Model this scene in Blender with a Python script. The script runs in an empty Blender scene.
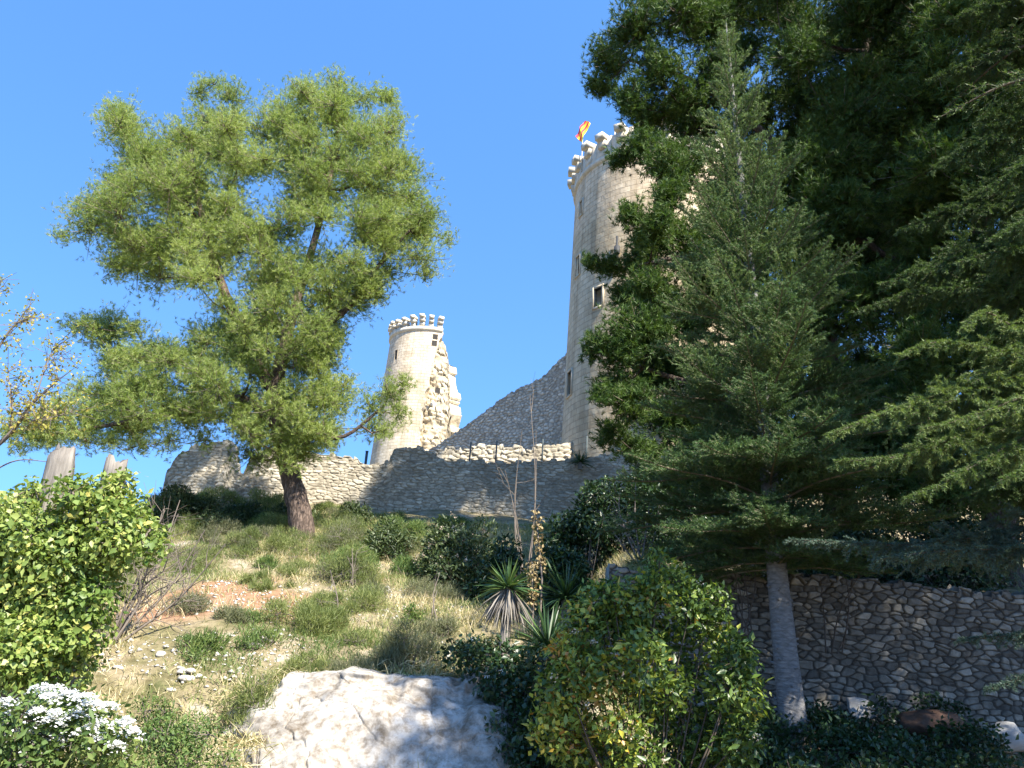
import bpy, bmesh, math
import numpy as np
from mathutils import Vector, Matrix

# ------------------------------------------------------------------ camera, world, sun, exposure
SC = bpy.context.scene
COL = SC.collection
PITCH, ROLL, FPX = 20.0, 3.5, 800.0
CAMPOS = np.array([0.0, 0.0, 1.6])
cam_d = bpy.data.cameras.new("camera")
cam_d.sensor_width = 36.0
cam_d.lens = FPX / 1024 * 36
cam_d.clip_start = 0.05
cam_d.clip_end = 6000
cam = bpy.data.objects.new("camera", cam_d)
COL.objects.link(cam)
CAMROT = Matrix.Rotation(math.radians(90 + PITCH), 3, 'X') @ Matrix.Rotation(math.radians(ROLL), 3, 'Z')
cam.matrix_world = Matrix.Translation(CAMPOS.tolist()) @ CAMROT.to_4x4()
SC.camera = cam

SUN_AZ, SUN_EL = 143.0, 46.0        # azimuth clockwise from +Y
sdir = np.array([math.sin(math.radians(SUN_AZ)) * math.cos(math.radians(SUN_EL)),
                 math.cos(math.radians(SUN_AZ)) * math.cos(math.radians(SUN_EL)),
                 math.sin(math.radians(SUN_EL))])
w = bpy.data.worlds.new("World")
SC.world = w
w.use_nodes = True
nt = w.node_tree
sky = nt.nodes.new('ShaderNodeTexSky')
sky.sky_type = 'NISHITA'
sky.sun_disc = False
sky.sun_elevation = math.radians(SUN_EL)
sky.sun_rotation = math.radians(SUN_AZ)
sky.air_density = 1.0
sky.altitude = 1200
sky.dust_density = 0.25
sky.ozone_density = 2.0
bg = nt.nodes['Background']
bg.inputs['Strength'].default_value = 0.14
tcw = nt.nodes.new('ShaderNodeTexCoord')
mpw = nt.nodes.new('ShaderNodeMapping')
mpw.inputs['Location'].default_value = (0, 0, .30)
nrm = nt.nodes.new('ShaderNodeVectorMath')
nrm.operation = 'NORMALIZE'
nt.links.new(tcw.outputs['Generated'], mpw.inputs[0])
nt.links.new(mpw.outputs[0], nrm.inputs[0])
nt.links.new(nrm.outputs[0], sky.inputs[0])
hs = nt.nodes.new('ShaderNodeHueSaturation')
hs.inputs['Saturation'].default_value = 1.2
hs.inputs['Value'].default_value = 1.24
hs.inputs['Hue'].default_value = 0.5
nt.links.new(sky.outputs[0], hs.inputs['Color'])
nt.links.new(hs.outputs[0], bg.inputs[0])
sl = bpy.data.lights.new("sun", 'SUN')
sl.energy = 5.0
sl.angle = math.radians(0.5)
sl.color = (1.0, 0.94, 0.82)
so = bpy.data.objects.new("sun", sl)
COL.objects.link(so)
so.rotation_euler = Vector(sdir.tolist()).to_track_quat('Z', 'Y').to_euler()
so.location = (20, -20, 40)
SC.view_settings.view_transform = 'Standard'
SC.view_settings.look = 'None'
SC.view_settings.exposure = 1.55
SC.view_settings.gamma = 1.0
SC.view_settings.use_curve_mapping = False
SC.cycles.max_bounces = 6
SC.cycles.diffuse_bounces = 3
SC.cycles.glossy_bounces = 2
SC.cycles.transmission_bounces = 4
SC.cycles.transparent_max_bounces = 4

# ------------------------------------------------------------------ helpers
RM = np.array(CAMROT)


def at(px, py, Y):
    """world point seen at reference pixel (px, py) on the vertical plane y = Y"""
    d = RM @ np.array([(px - 512) / FPX, (384 - py) / FPX, -1.0])
    return CAMPOS + d * (Y / d[1])


def mpp(p):
    return np.linalg.norm(np.asarray(p) - CAMPOS) / FPX


def norm(a):
    a = np.asarray(a, float)
    return a / np.maximum(np.linalg.norm(a, axis=-1, keepdims=True), 1e-9)


def sstep(a, b, x):
    t = np.clip((np.asarray(x, float) - a) / (b - a), 0, 1)
    return t * t * (3 - 2 * t)


_lat = np.random.default_rng(7).random((64, 64, 64))


def vnoise(p):
    p = np.asarray(p, float)
    i = np.floor(p).astype(int)
    f = p - i
    f = f * f * (3 - 2 * f)
    out = 0
    for dx in (0, 1):
        for dy in (0, 1):
            for dz in (0, 1):
                wgt = (f[..., 0] if dx else 1 - f[..., 0]) * (f[..., 1] if dy else 1 - f[..., 1]) * (f[..., 2] if dz else 1 - f[..., 2])
                out = out + wgt * _lat[(i[..., 0] + dx) & 63, (i[..., 1] + dy) & 63, (i[..., 2] + dz) & 63]
    return out


def fbm(p, octv=4):
    p = np.asarray(p, float)
    s, a, t = 0, 1.0, 0
    for k in range(octv):
        s = s + a * vnoise(p + 17.3 * k)
        t += a
        a *= 0.5
        p = p * 2.03
    return s / t * 2 - 1


class G:
    """collects triangles / quads of ONE mesh"""

    def __init__(self):
        self.v, self.f, self.a, self.m = [], [], [], []
        self.n = 0

    def add(self, v, f, val=0.5):
        v = np.asarray(v, float).reshape(-1, 3)
        f = np.asarray(f, int)
        if len(v) == 0:
            return
        self.v.append(v)
        self.f.append(f + self.n)
        self.a.append(np.broadcast_to(np.asarray(val, float), (len(v),)) if np.ndim(val) == 0 else np.asarray(val, float).reshape(-1))
        self.n += len(v)

    def build(self, name, mat, parent=None, smooth=False, attrs=None, origin=None, uv=None):
        me = bpy.data.meshes.new(name)
        V = np.concatenate(self.v)
        off = np.zeros(3)
        if parent is not None:
            q = parent
            while q is not None:
                off = off + np.array(q.location)
                q = q.parent
        if origin is not None:
            off = np.asarray(origin, float)
        me.vertices.add(len(V))
        me.vertices.foreach_set('co', (V - off).astype(np.float32).ravel())
        loops = np.concatenate([f.ravel() for f in self.f])
        tot = np.concatenate([np.full(len(f), f.shape[1]) for f in self.f])
        st = np.concatenate([[0], np.cumsum(tot)[:-1]])
        me.loops.add(len(loops))
        me.loops.foreach_set('vertex_index', loops.astype(np.int32))
        me.polygons.add(len(tot))
        me.polygons.foreach_set('loop_start', st.astype(np.int32))
        if smooth:
            me.polygons.foreach_set('use_smooth', np.ones(len(tot), bool))
        at_ = me.attributes.new('v', 'FLOAT', 'POINT')
        at_.data.foreach_set('value', np.concatenate(self.a).astype(np.float32))
        for k, arr in (attrs or {}).items():
            aa = me.attributes.new(k, 'FLOAT', 'POINT')
            aa.data.foreach_set('value', np.asarray(arr, np.float32).ravel())
        if uv is not None:
            u = me.uv_layers.new(name='UVMap')
            u.data.foreach_set('uv', np.asarray(uv, np.float32)[loops].ravel())
        me.update(calc_edges=True)
        me.validate()
        me.materials.append(mat)
        o = bpy.data.objects.new(name, me)
        COL.objects.link(o)
        if parent is not None:
            o.parent = parent
        elif origin is not None:
            o.location = origin
        return o


def tag(o, label=None, cat=None, group=None, kind=None):
    if label:
        o['label'] = label
    if cat:
        o['category'] = cat
    if group:
        o['group'] = group
    if kind:
        o['kind'] = kind
    return o


def thing(name, loc, label, cat, group=None):
    o = bpy.data.objects.new(name, None)
    o.empty_display_size = 0.3
    COL.objects.link(o)
    o.location = [float(c) for c in loc]
    return tag(o, label, cat, group)


def perp(d, rng):
    r = rng.normal(size=d.shape)
    r -= (r * d).sum(-1, keepdims=True) * d
    return norm(r)


def needles(g, P, D, L, W, val, rng):
    n = len(P)
    s = perp(D, rng) * (np.broadcast_to(W, (n,))[:, None] / 2)
    tip = P + D * np.broadcast_to(L, (n,))[:, None]
    V = np.stack([P - s, P + s, tip], 1).reshape(-1, 3)
    g.add(V, np.arange(3 * n).reshape(-1, 3), np.repeat(np.broadcast_to(val, (n,)), 3))


def leaves(g, P, D, N, L, W, val, fold=0.12, droop=0.0):
    n = len(P)
    L = np.broadcast_to(L, (n,))[:, None]
    W = np.broadcast_to(W, (n,))[:, None]
    N = norm(N - (N * D).sum(-1, keepdims=True) * D)
    S = np.cross(D, N)
    a = P
    b = P + D * L * 0.42 + S * W * 0.5 + N * W * fold
    c = P + D * L - N * L * (0.1 + droop)
    d = P + D * L * 0.42 - S * W * 0.5 + N * W * fold
    V = np.stack([a, b, c, d], 1).reshape(-1, 3)
    i = np.arange(n)[:, None] * 4
    F = np.concatenate([i + [0, 1, 2], i + [0, 2, 3]], 0)
    g.add(V, F, np.repeat(np.broadcast_to(val, (n,)), 4))


def blades(g, P, D, L, W, val, rng, sag=0.3):
    """grass / sword leaves: two segments, tapering, bending down"""
    n = len(P)
    L = np.broadcast_to(L, (n,))[:, None]
    W = np.broadcast_to(W, (n,))[:, None]
    sag = np.broadcast_to(sag, (n,))[:, None]
    up = np.array([0, 0, 1.0])
    S = np.cross(D, up)
    bad = np.linalg.norm(S, axis=1) < 0.05
    S[bad] = perp(D[bad], rng)
    S = norm(S + 0.5 * rng.normal(size=S.shape))
    m = P + D * L * 0.5 - up * L * sag * 0.25
    t = P + D * L - up * L * sag
    V = np.stack([P - S * W * .4, P + S * W * .4, m + S * W * .5, m - S * W * .5, t], 1).reshape(-1, 3)
    i = np.arange(n)[:, None] * 5
    g.add(V, i + [0, 1, 2, 3], np.repeat(np.broadcast_to(val, (n,)), 5))
    g.f.append((g.f[-1][:, :1] + [3, 2, 4]))


def sticks(g, A, B, ra, rb, val=0.5):
    A = np.asarray(A, float).reshape(-1, 3)
    B = np.asarray(B, float).reshape(-1, 3)
    n = len(A)
    d = norm(B - A)
    ref = np.where(np.abs(d[:, 2:3]) > 0.9, np.array([[1., 0, 0]]), np.array([[0, 0, 1.]]))
    s = norm(np.cross(d, ref))
    t = np.cross(d, s)
    ra = np.broadcast_to(ra, (n,))[:, None]
    rb = np.broadcast_to(rb, (n,))[:, None]
    vs = []
    for c, r in ((A, ra), (B, rb)):
        for k in range(3):
            a = 2 * math.pi * k / 3
            vs.append(c + (s * math.cos(a) + t * math.sin(a)) * r)
    V = np.stack(vs, 1).reshape(-1, 3)
    i = np.arange(n)[:, None] * 6
    F = np.concatenate([i + [k, (k + 1) % 3, 3 + (k + 1) % 3, 3 + k] for k in range(3)], 0)
    g.add(V, F, np.repeat(np.broadcast_to(val, (n,)), 6))


def tube(g, pts, rad, seg=8, val=0.5, rough=0.0, rng=None, cap=True):
    pts = np.asarray(pts, float)
    n = len(pts)
    rad = np.broadcast_to(rad, (n,)).astype(float)
    d = np.gradient(pts, axis=0)
    d = norm(d)
    ref = np.array([1.0, 0.13, 0.0]) if abs(d[:, 0]).mean() < 0.7 else np.array([0, 0.13, 1.0])
    s = norm(np.cross(d, ref))
    t = np.cross(d, s)
    V = []
    for k in range(seg):
        a = 2 * math.pi * k / seg
        rr = rad * (1 + (rough * rng.normal(size=n) if rng is not None and rough else 0))
        V.append(pts + (s * math.cos(a) + t * math.sin(a)) * rr[:, None])
    V = np.stack(V, 1).reshape(-1, 3)
    F = []
    for i in range(n - 1):
        for k in range(seg):
            F.append((i * seg + k, i * seg + (k + 1) % seg, (i + 1) * seg + (k + 1) % seg, (i + 1) * seg + k))
    g.add(V, F, val)
    if cap:
        base = g.n - n * seg
        c = g.n
        g.add(pts[-1:], np.zeros((0, 3), int), val)
        g.f.append(np.array([[base + (n - 1) * seg + k, base + (n - 1) * seg + (k + 1) % seg, c] for k in range(seg)]))


def smooth_path(pts, n=6):
    """Catmull-Rom through pts"""
    pts = np.asarray(pts, float)
    P = np.concatenate([[2 * pts[0] - pts[1]], pts, [2 * pts[-1] - pts[-2]]])
    out = []
    for i in range(1, len(P) - 2):
        for t in np.linspace(0, 1, n, endpoint=False):
            a, b, c, d = P[i - 1], P[i], P[i + 1], P[i + 2]
            out.append(0.5 * (2 * b + (c - a) * t + (2 * a - 5 * b + 4 * c - d) * t * t + (3 * b - a - 3 * c + d) * t ** 3))
    out.append(pts[-1])
    return np.array(out)


def box(g, x0, x1, y0, y1, z0, z1, val=0.5, jit=0.0, rng=None):
    V = np.array([(x, y, z) for x in (x0, x1) for y in (y0, y1) for z in (z0, z1)], float)
    if jit:
        V = V + rng.normal(size=V.shape) * jit
    g.add(V, [(0, 1, 3, 2), (4, 6, 7, 5), (0, 4, 5, 1), (2, 3, 7, 6), (0, 2, 6, 4), (1, 5, 7, 3)], val)


# ------------------------------------------------------------------ materials
def newmat(name):
    m = bpy.data.materials.new(name)
    m.use_nodes = True
    t = m.node_tree
    return m, t, t.nodes['Principled BSDF'], t.nodes['Material Output']


def nd(t, typ, **kw):
    n = t.nodes.new(typ)
    for k, v in kw.items():
        if k.startswith('i_'):
            n.inputs[k[2:].replace('_', ' ')].default_value = v
        else:
            setattr(n, k, v)
    return n


def ramp(t, stops, interp='LINEAR'):
    r = t.nodes.new('ShaderNodeValToRGB')
    r.color_ramp.interpolation = interp
    e = r.color_ramp.elements
    while len(e) < len(stops):
        e.new(0.5)
    for k, (p, c) in enumerate(stops):
        e[k].position = p
        e[k].color = (*c, 1)
    return r


def mixc(t, a, b, fac, mode='MIX'):
    m = t.nodes.new('ShaderNodeMix')
    m.data_type = 'RGBA'
    m.blend_type = mode
    for sock, val in ((m.inputs[0], fac), (m.inputs[6], a), (m.inputs[7], b)):
        if hasattr(val, 'is_linked') or hasattr(val, 'links'):
            t.links.new(val, sock)
        elif isinstance(val, tuple):
            sock.default_value = (*val, 1)
        else:
            sock.default_value = val
    return m.outputs[2]


def attr(t, name):
    a = t.nodes.new('ShaderNodeAttribute')
    a.attribute_name = name
    return a.outputs['Fac']


def bump(t, bsdf, height, strength, dist):
    b = t.nodes.new('ShaderNodeBump')
    b.inputs['Strength'].default_value = strength
    b.inputs['Distance'].default_value = dist
    t.links.new(height, b.inputs['Height'])
    t.links.new(b.outputs[0], bsdf.inputs['Normal'])
    return b


def objco(t, scale=(1, 1, 1)):
    c = t.nodes.new('ShaderNodeTexCoord')
    mp = t.nodes.new('ShaderNodeMapping')
    mp.inputs['Scale'].default_value = scale
    t.links.new(c.outputs['Object'], mp.inputs[0])
    return mp.outputs[0]


def noise(t, co, scale, detail=5, rough=0.6):
    n = nd(t, 'ShaderNodeTexNoise')
    n.inputs['Scale'].default_value = scale
    n.inputs['Detail'].default_value = detail
    n.inputs['Roughness'].default_value = rough
    t.links.new(co, n.inputs['Vector'])
    return n.outputs['Fac']


def foliage_mat(name, stops, trans=0.3, rough=0.55, spec=0.3, tint=(1.15, 1.2, 0.6)):
    m, t, b, out = newmat(name)
    r = ramp(t, stops)
    t.links.new(attr(t, 'v'), r.inputs[0])
    t.links.new(r.outputs[0], b.inputs['Base Color'])
    b.inputs['Roughness'].default_value = rough
    b.inputs['Specular IOR Level'].default_value = spec
    tr = nd(t, 'ShaderNodeBsdfTranslucent')
    t.links.new(mixc(t, r.outputs[0], tint, 1.0, 'MULTIPLY'), tr.inputs[0])
    mx = nd(t, 'ShaderNodeMixShader')
    mx.inputs[0].default_value = trans
    t.links.new(b.outputs[0], mx.inputs[1])
    t.links.new(tr.outputs[0], mx.inputs[2])
    t.links.new(mx.outputs[0], out.inputs[0])
    return m


def bark_mat(name, dark, light, scale=(6, 6, 1.6), strength=0.9, dist=0.05, edge=0.45):
    m, t, b, out = newmat(name)
    co = objco(t, scale)
    n1 = noise(t, co, 2.0, 6, 0.7)
    v = nd(t, 'ShaderNodeTexVoronoi')
    v.feature = 'DISTANCE_TO_EDGE'
    v.inputs['Scale'].default_value = 1.6
    t.links.new(co, v.inputs['Vector'])
    r = ramp(t, [(0.3, dark), (0.7, light)])
    t.links.new(n1, r.inputs[0])
    vr = ramp(t, [(0.0, (edge, edge, edge)), (0.25, (1, 1, 1))])
    t.links.new(v.outputs[0], vr.inputs[0])
    c = mixc(t, r.outputs[0], vr.outputs[0], 1.0, 'MULTIPLY')
    t.links.new(c, b.inputs['Base Color'])
    b.inputs['Roughness'].default_value = 0.95
    b.inputs['Specular IOR Level'].default_value = 0.15
    h = nd(t, 'ShaderNodeMath', operation='ADD')
    t.links.new(n1, h.inputs[0])
    t.links.new(v.outputs[0], h.inputs[1])
    bump(t, b, h.outputs[0], strength, dist)
    return m


def stone_mat(name, stops, mortar, nscale=6.0, stain=(0.55, 0.53, 0.5), bdist=0.02, bstr=0.7, patch=None):
    m, t, b, out = newmat(name)
    co = objco(t)
    r = ramp(t, stops)
    t.links.new(attr(t, 'v'), r.inputs[0])
    n1 = noise(t, co, nscale, 7, 0.65)
    n2 = noise(t, co, nscale * 0.12, 5, 0.6)
    sr = ramp(t, [(0.3, stain), (0.62, (1.08, 1.07, 1.05))])
    t.links.new(n1, sr.inputs[0])
    c = mixc(t, r.outputs[0], sr.outputs[0], 1.0, 'MULTIPLY')
    if patch:
        pr = ramp(t, [(0.42, patch), (0.6, (1, 1, 1))])
        t.links.new(n2, pr.inputs[0])
        c = mixc(t, c, pr.outputs[0], 1.0, 'MULTIPLY')
    c = mixc(t, mortar, c, attr(t, 'g'))
    t.links.new(c, b.inputs['Base Color'])
    b.inputs['Roughness'].default_value = 0.95
    b.inputs['Specular IOR Level'].default_value = 0.1
    bump(t, b, n1, bstr, bdist)
    return m


def flat_mat(name, col, rough=0.8, var=0.25, scale=8.0, spec=0.2, bstr=0.3, bdist=0.01):
    m, t, b, out = newmat(name)
    co = objco(t)
    n = noise(t, co, scale, 5, 0.6)
    r = ramp(t, [(0.3, tuple(c * (1 - var) for c in col)), (0.7, tuple(min(1, c * (1 + var)) for c in col))])
    t.links.new(n, r.inputs[0])
    t.links.new(r.outputs[0], b.inputs['Base Color'])
    b.inputs['Roughness'].default_value = rough
    b.inputs['Specular IOR Level'].default_value = spec
    bump(t, b, n, bstr, bdist)
    return m


M = {}
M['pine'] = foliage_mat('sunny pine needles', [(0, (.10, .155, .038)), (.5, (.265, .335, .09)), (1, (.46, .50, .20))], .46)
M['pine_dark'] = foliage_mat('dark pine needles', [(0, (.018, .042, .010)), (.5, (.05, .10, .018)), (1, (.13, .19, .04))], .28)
M['fir'] = foliage_mat('fir needles', [(0, (.025, .055, .018)), (.5, (.075, .14, .045)), (1, (.24, .32, .13))], .28)
M['cedar'] = foliage_mat('cedar needles', [(0, (.03, .06, .02)), (.5, (.085, .14, .04)), (1, (.22, .28, .09))], .28)
M['cedar_blue'] = foliage_mat('shaded blue cedar needles', [(0, (.03, .06, .045)), (.5, (.06, .105, .075)), (1, (.12, .17, .12))], .15)
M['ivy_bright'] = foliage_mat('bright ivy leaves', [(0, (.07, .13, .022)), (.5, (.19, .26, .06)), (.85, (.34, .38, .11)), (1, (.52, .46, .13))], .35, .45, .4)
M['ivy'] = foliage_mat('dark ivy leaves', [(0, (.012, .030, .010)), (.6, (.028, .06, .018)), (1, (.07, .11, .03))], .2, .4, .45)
M['bush'] = foliage_mat('turning bush leaves', [(0, (.03, .06, .012)), (.4, (.085, .14, .025)), (.68, (.22, .28, .045)), (.9, (.42, .37, .05)), (1, (.42, .20, .04))], .3, .4, .45)
M['shrub'] = foliage_mat('dark shrub leaves', [(0, (.028, .048, .016)), (.6, (.065, .095, .03)), (1, (.13, .155, .06))], .28, .5, .4)
M['herb'] = foliage_mat('rosemary leaves', [(0, (.07, .10, .028)), (.5, (.165, .20, .06)), (1, (.33, .34, .13))], .35)
M['greyherb'] = foliage_mat('grey herb leaves', [(0, (.07, .08, .038)), (.5, (.15, .16, .08)), (1, (.28, .27, .16))], .3)
M['lowgreen'] = foliage_mat('low shrub leaves', [(0, (.045, .085, .02)), (.5, (.11, .17, .045)), (1, (.23, .26, .08))], .3)
M['grass'] = foliage_mat('grass blades', [(0, (.09, .14, .035)), (.35, (.20, .24, .08)), (.6, (.42, .36, .19)), (1, (.60, .50, .32))], .3)
M['yucca'] = foliage_mat('yucca blades', [(0, (.02, .05, .016)), (.6, (.055, .105, .03)), (1, (.15, .21, .06))], .15, .4, .45)
M['dead'] = foliage_mat('dead yucca leaves', [(0, (.10, .085, .07)), (1, (.28, .25, .21))], .15)
M['pods'] = foliage_mat('dry seed pods', [(0, (.16, .115, .05)), (1, (.4, .31, .16))], .15)
M['yellowleaf'] = foliage_mat('autumn leaves', [(0, (.18, .2, .04)), (.5, (.34, .32, .06)), (1, (.48, .36, .10))], .4)
M['petal'] = foliage_mat('white petals', [(0, (.72, .72, .68)), (1, (.85, .85, .82))], .3, tint=(1, 1, .95))
M['pinkbud'] = foliage_mat('pale buds', [(0, (.45, .40, .30)), (1, (.7, .55, .45))], .25)
M['bark_pine'] = bark_mat('pine bark', (.07, .05, .04), (.23, .17, .135), (7, 7, 2.2))
M['bark_dark'] = bark_mat('dark pine bark', (.05, .04, .033), (.16, .125, .10), (7, 7, 2))
M['bark_grey'] = bark_mat('grey fir bark', (.14, .135, .13), (.29, .28, .27), (4, 4, 11), .8, .02, edge=.75)
M['bark_old'] = bark_mat('weathered trunk wood', (.12, .105, .09), (.29, .26, .225), (6, 6, .9), .7, .03, edge=.8)
M['twig'] = flat_mat('grey twigs', (.17, .14, .115), .9)
M['twig_dark'] = flat_mat('dark twigs', (.09, .07, .055), .9)
M['needle_twig'] = flat_mat('pine twigs', (.17, .14, .105), .9)
M['cedar_twig'] = flat_mat('cedar twigs', (.10, .08, .06), .9)
M['cut'] = flat_mat('cut wood', (.42, .34, .25), .9)

M['wall_rubble'] = stone_mat('castle rubble wall stone', [(0, (.35, .31, .245)), (.5, (.55, .495, .395)), (1, (.73, .665, .545))], (.31, .275, .215), 5.0, patch=(.72, .72, .72))  # same pale stone throughout, tone varies at random
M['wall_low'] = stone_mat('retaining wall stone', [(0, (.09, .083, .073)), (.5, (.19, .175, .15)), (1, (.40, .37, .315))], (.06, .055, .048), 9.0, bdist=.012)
M['curtain'] = stone_mat('curtain wall stone', [(0, (.36, .325, .27)), (.5, (.54, .49, .41)), (1, (.70, .645, .55))], (.25, .225, .185), 2.5, bdist=.05)
M['rubble'] = stone_mat('tower rubble core', [(0, (.44, .37, .26)), (.5, (.62, .53, .39)), (1, (.74, .66, .51))], (.30, .26, .19), 2.0, bdist=.06, patch=(.8, .77, .72))


def ashlar_mat(name, c1, c2, mortar, bw, bh, zt=None):
    m, t, b, out = newmat(name)
    uvn = nd(t, 'ShaderNodeUVMap')
    uvn.uv_map = 'UVMap'
    br = nd(t, 'ShaderNodeTexBrick')
    br.offset = 0.5
    br.inputs['Scale'].default_value = 1.0
    br.inputs['Brick Width'].default_value = bw
    br.inputs['Row Height'].default_value = bh
    br.inputs['Mortar Size'].default_value = bh * 0.06
    br.inputs['Mortar Smooth'].default_value = 0.4
    br.inputs['Bias'].default_value = 0.0
    br.inputs['Color1'].default_value = (*c1, 1)
    br.inputs['Color2'].default_value = (*c2, 1)
    br.inputs['Mortar'].default_value = (*mortar, 1)
    t.links.new(uvn.outputs[0], br.inputs['Vector'])
    co = objco(t)
    n1 = noise(t, co, 0.35, 6, 0.65)
    n2 = noise(t, co, 3.0, 6, 0.65)
    s1 = ramp(t, [(0.35, (.80, .76, .70)), (0.62, (1.05, 1.04, 1.03))])
    t.links.new(n1, s1.inputs[0])
    s2 = ramp(t, [(0.3, (.84, .82, .8)), (0.65, (1.04, 1.04, 1.03))])
    t.links.new(n2, s2.inputs[0])
    c = mixc(t, br.outputs[0], s1.outputs[0], 1.0, 'MULTIPLY')
    c = mixc(t, c, s2.outputs[0], 1.0, 'MULTIPLY')
    # vertical weather streaks
    co2 = objco(t, (1.6, 1.6, 0.12))
    n3 = noise(t, co2, 1.0, 5, 0.6)
    s3 = ramp(t, [(0.36, (.68, .65, .61)), (0.54, (1, 1, 1))])
    t.links.new(n3, s3.inputs[0])
    c = mixc(t, c, s3.outputs[0], 0.7, 'MULTIPLY')
    if zt is not None:      # newer, paler masonry above zt
        sx = nd(t, 'ShaderNodeSeparateXYZ')
        t.links.new(co, sx.inputs[0])
        ad = nd(t, 'ShaderNodeMath', operation='MULTIPLY_ADD')
        t.links.new(n1, ad.inputs[0])
        ad.inputs[1].default_value = 1.2
        t.links.new(sx.outputs[2], ad.inputs[2])
        mr = nd(t, 'ShaderNodeMapRange')
        mr.inputs[1].default_value = zt + .5
        mr.inputs[2].default_value = zt + .8
        t.links.new(ad.outputs[0], mr.inputs[0])
        c = mixc(t, c, mixc(t, c, (1.12, 1.10, 1.12), 1.0, 'MULTIPLY'), mr.outputs[0])
    t.links.new(c, b.inputs['Base Color'])
    b.inputs['Roughness'].default_value = 0.95
    b.inputs['Specular IOR Level'].default_value = 0.1
    h = nd(t, 'ShaderNodeMath', operation='MULTIPLY_ADD')
    t.links.new(br.outputs['Fac'], h.inputs[0])
    h.inputs[1].default_value = -0.8
    t.links.new(n2, h.inputs[2])
    bump(t, b, h.outputs[0], 0.8, 0.05)
    return m


M['corbel'] = flat_mat('corbel stone', (.52, .46, .36), .95, .22, 2.5, .1, .6, .05)
M['sill'] = flat_mat('window surround stone', (.46, .39, .285), .95, .12, 3, .1)
M['hole'] = flat_mat('dark opening', (.05, .045, .04), .95, .2, 2, .1)
mg, tg, bgl, og = newmat('sky tinted window glass')
bgl.inputs['Base Color'].default_value = (.6, .75, .95, 1)  # blue base colour stands in for the sky in the pane
bgl.inputs['Roughness'].default_value = 0.05
bgl.inputs['Metallic'].default_value = 0.85
M['glass'] = mg
M['metal'] = flat_mat('dark metal', (.05, .05, .05), .6, .2)
M['post'] = flat_mat('fence post', (.07, .085, .085), .6, .2)
M['flag_red'] = flat_mat('red cloth', (.72, .06, .075), .8, .08, 3)
M['flag_yellow'] = flat_mat('yellow cloth', (.85, .62, .05), .8, .08, 3)
M['white_stone'] = flat_mat('white limestone', (.44, .41, .365), .95, .3, 9, .1, .6, .03)
M['grey_slab'] = flat_mat('grey limestone slab', (.34, .33, .315), .9, .16, 7, .15, .4, .01)
M['brown_rock'] = flat_mat('rusty brown rock', (.11, .065, .045), .9, .4, 7, .15, .8, .03)
M['hose'] = flat_mat('dark hose rubber', (.02, .02, .02), .5)

# ------------------------------------------------------------------ terrain
_py = np.array([-60, 4.5, 8.0, 10.0, 10.9, 11.6, 13, 16, 19, 22, 25, 28, 31, 31.7, 32.6, 37, 45, 70, 90, 130, 260])
_pz = np.array([0, 0, .22, .36, .75, 1.35, 1.95, 2.78, 3.55, 4.85, 5.75, 6.55, 7.4, 7.9, 9.0, 10.4, 12.3, 19.2, 24.0, 25, 0])


def ground_z(x, y, detail=True):
    x = np.asarray(x, float)
    y = np.asarray(y, float)
    bank = np.interp(y, _py, _pz)
    # right side: flat strip in front of the retaining wall, terrace behind it
    rp = np.interp(y, [-60, 4.5, 9, 12.9, 13.25, 13.5, 18, 31, 31.7, 32.6, 37, 45, 70, 90, 130, 260],
                   [0, 0, .55, .92, .95, 3.2, 4.3, 7.4, 7.9, 9.0, 10.4, 12.3, 19.2, 24, 25, 0])
    s = sstep(1.6, 2.6, x)
    z = bank * (1 - s) + rp * s
    # hill falls away far to the left, far to the right and behind
    lf = sstep(-7, -11, x) * sstep(30, 32.5, y)
    z = z * (1 - lf) + np.minimum(z, 6.9 - .03 * (y - 31)) * lf
    fl = sstep(-9, -19, x) * sstep(16, 28, y)
    z = z - fl * 2.6
    z = z * (1 - sstep(60, 160, x))
    if detail:
        p = np.stack([x, y, 0 * x], -1)
        near = sstep(8, 10.5, y) * (1 - sstep(30, 60, y))
        z = z + near * (0.22 * fbm(p * 0.45, 3) + 0.06 * fbm(p * 2.3 + 9, 3)) * (1 - 0.75 * s)
    return z


def gz0(x, y):
    return float(ground_z(np.array([x]), np.array([y]))[0])


def worley(u, v, su, sv, rng_seed, course=0.35, ju=0.85, pn=3.0):
    """stones of about su x sv; returns edge distance, stone id, offset inside the stone"""
    r = np.random.default_rng(rng_seed)
    NU, NV = 512, 128
    jx = (r.random((NU, NV)) - .5) * ju
    jy = (r.random((NU, NV)) - .5) * course * 2
    sz = r.random((NU, NV)) * .22
    U, V = u / su, v / sv
    iv = np.floor(V).astype(int)
    f1 = np.full(U.shape, 9.0)
    f2 = np.full(U.shape, 9.0)
    idd = np.zeros(U.shape, int)
    ox = np.zeros(U.shape)
    oy = np.zeros(U.shape)
    for dv in (-1, 0, 1):
        rv = iv + dv
        sh = (rv % 2) * .5
        iu = np.floor(U - sh).astype(int)
        for du in (-1, 0, 1):
            ru = iu + du
            a, b_ = ru % NU, rv % NV
            cx = ru + .5 + sh + jx[a, b_]
            cy = rv + .5 + jy[a, b_]
            dx, dy = U - cx, V - cy
            d = (np.abs(dx) ** pn + np.abs(dy) ** pn) ** (1 / pn) - sz[a, b_]
            closer = d < f1
            f2 = np.where(closer, f1, np.minimum(f2, d))
            idd = np.where(closer, a * NV + b_, idd)
            ox = np.where(closer, dx, ox)
            oy = np.where(closer, dy, oy)
            f1 = np.where(closer, d, f1)
    return f2 - f1, idd, ox, oy


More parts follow.
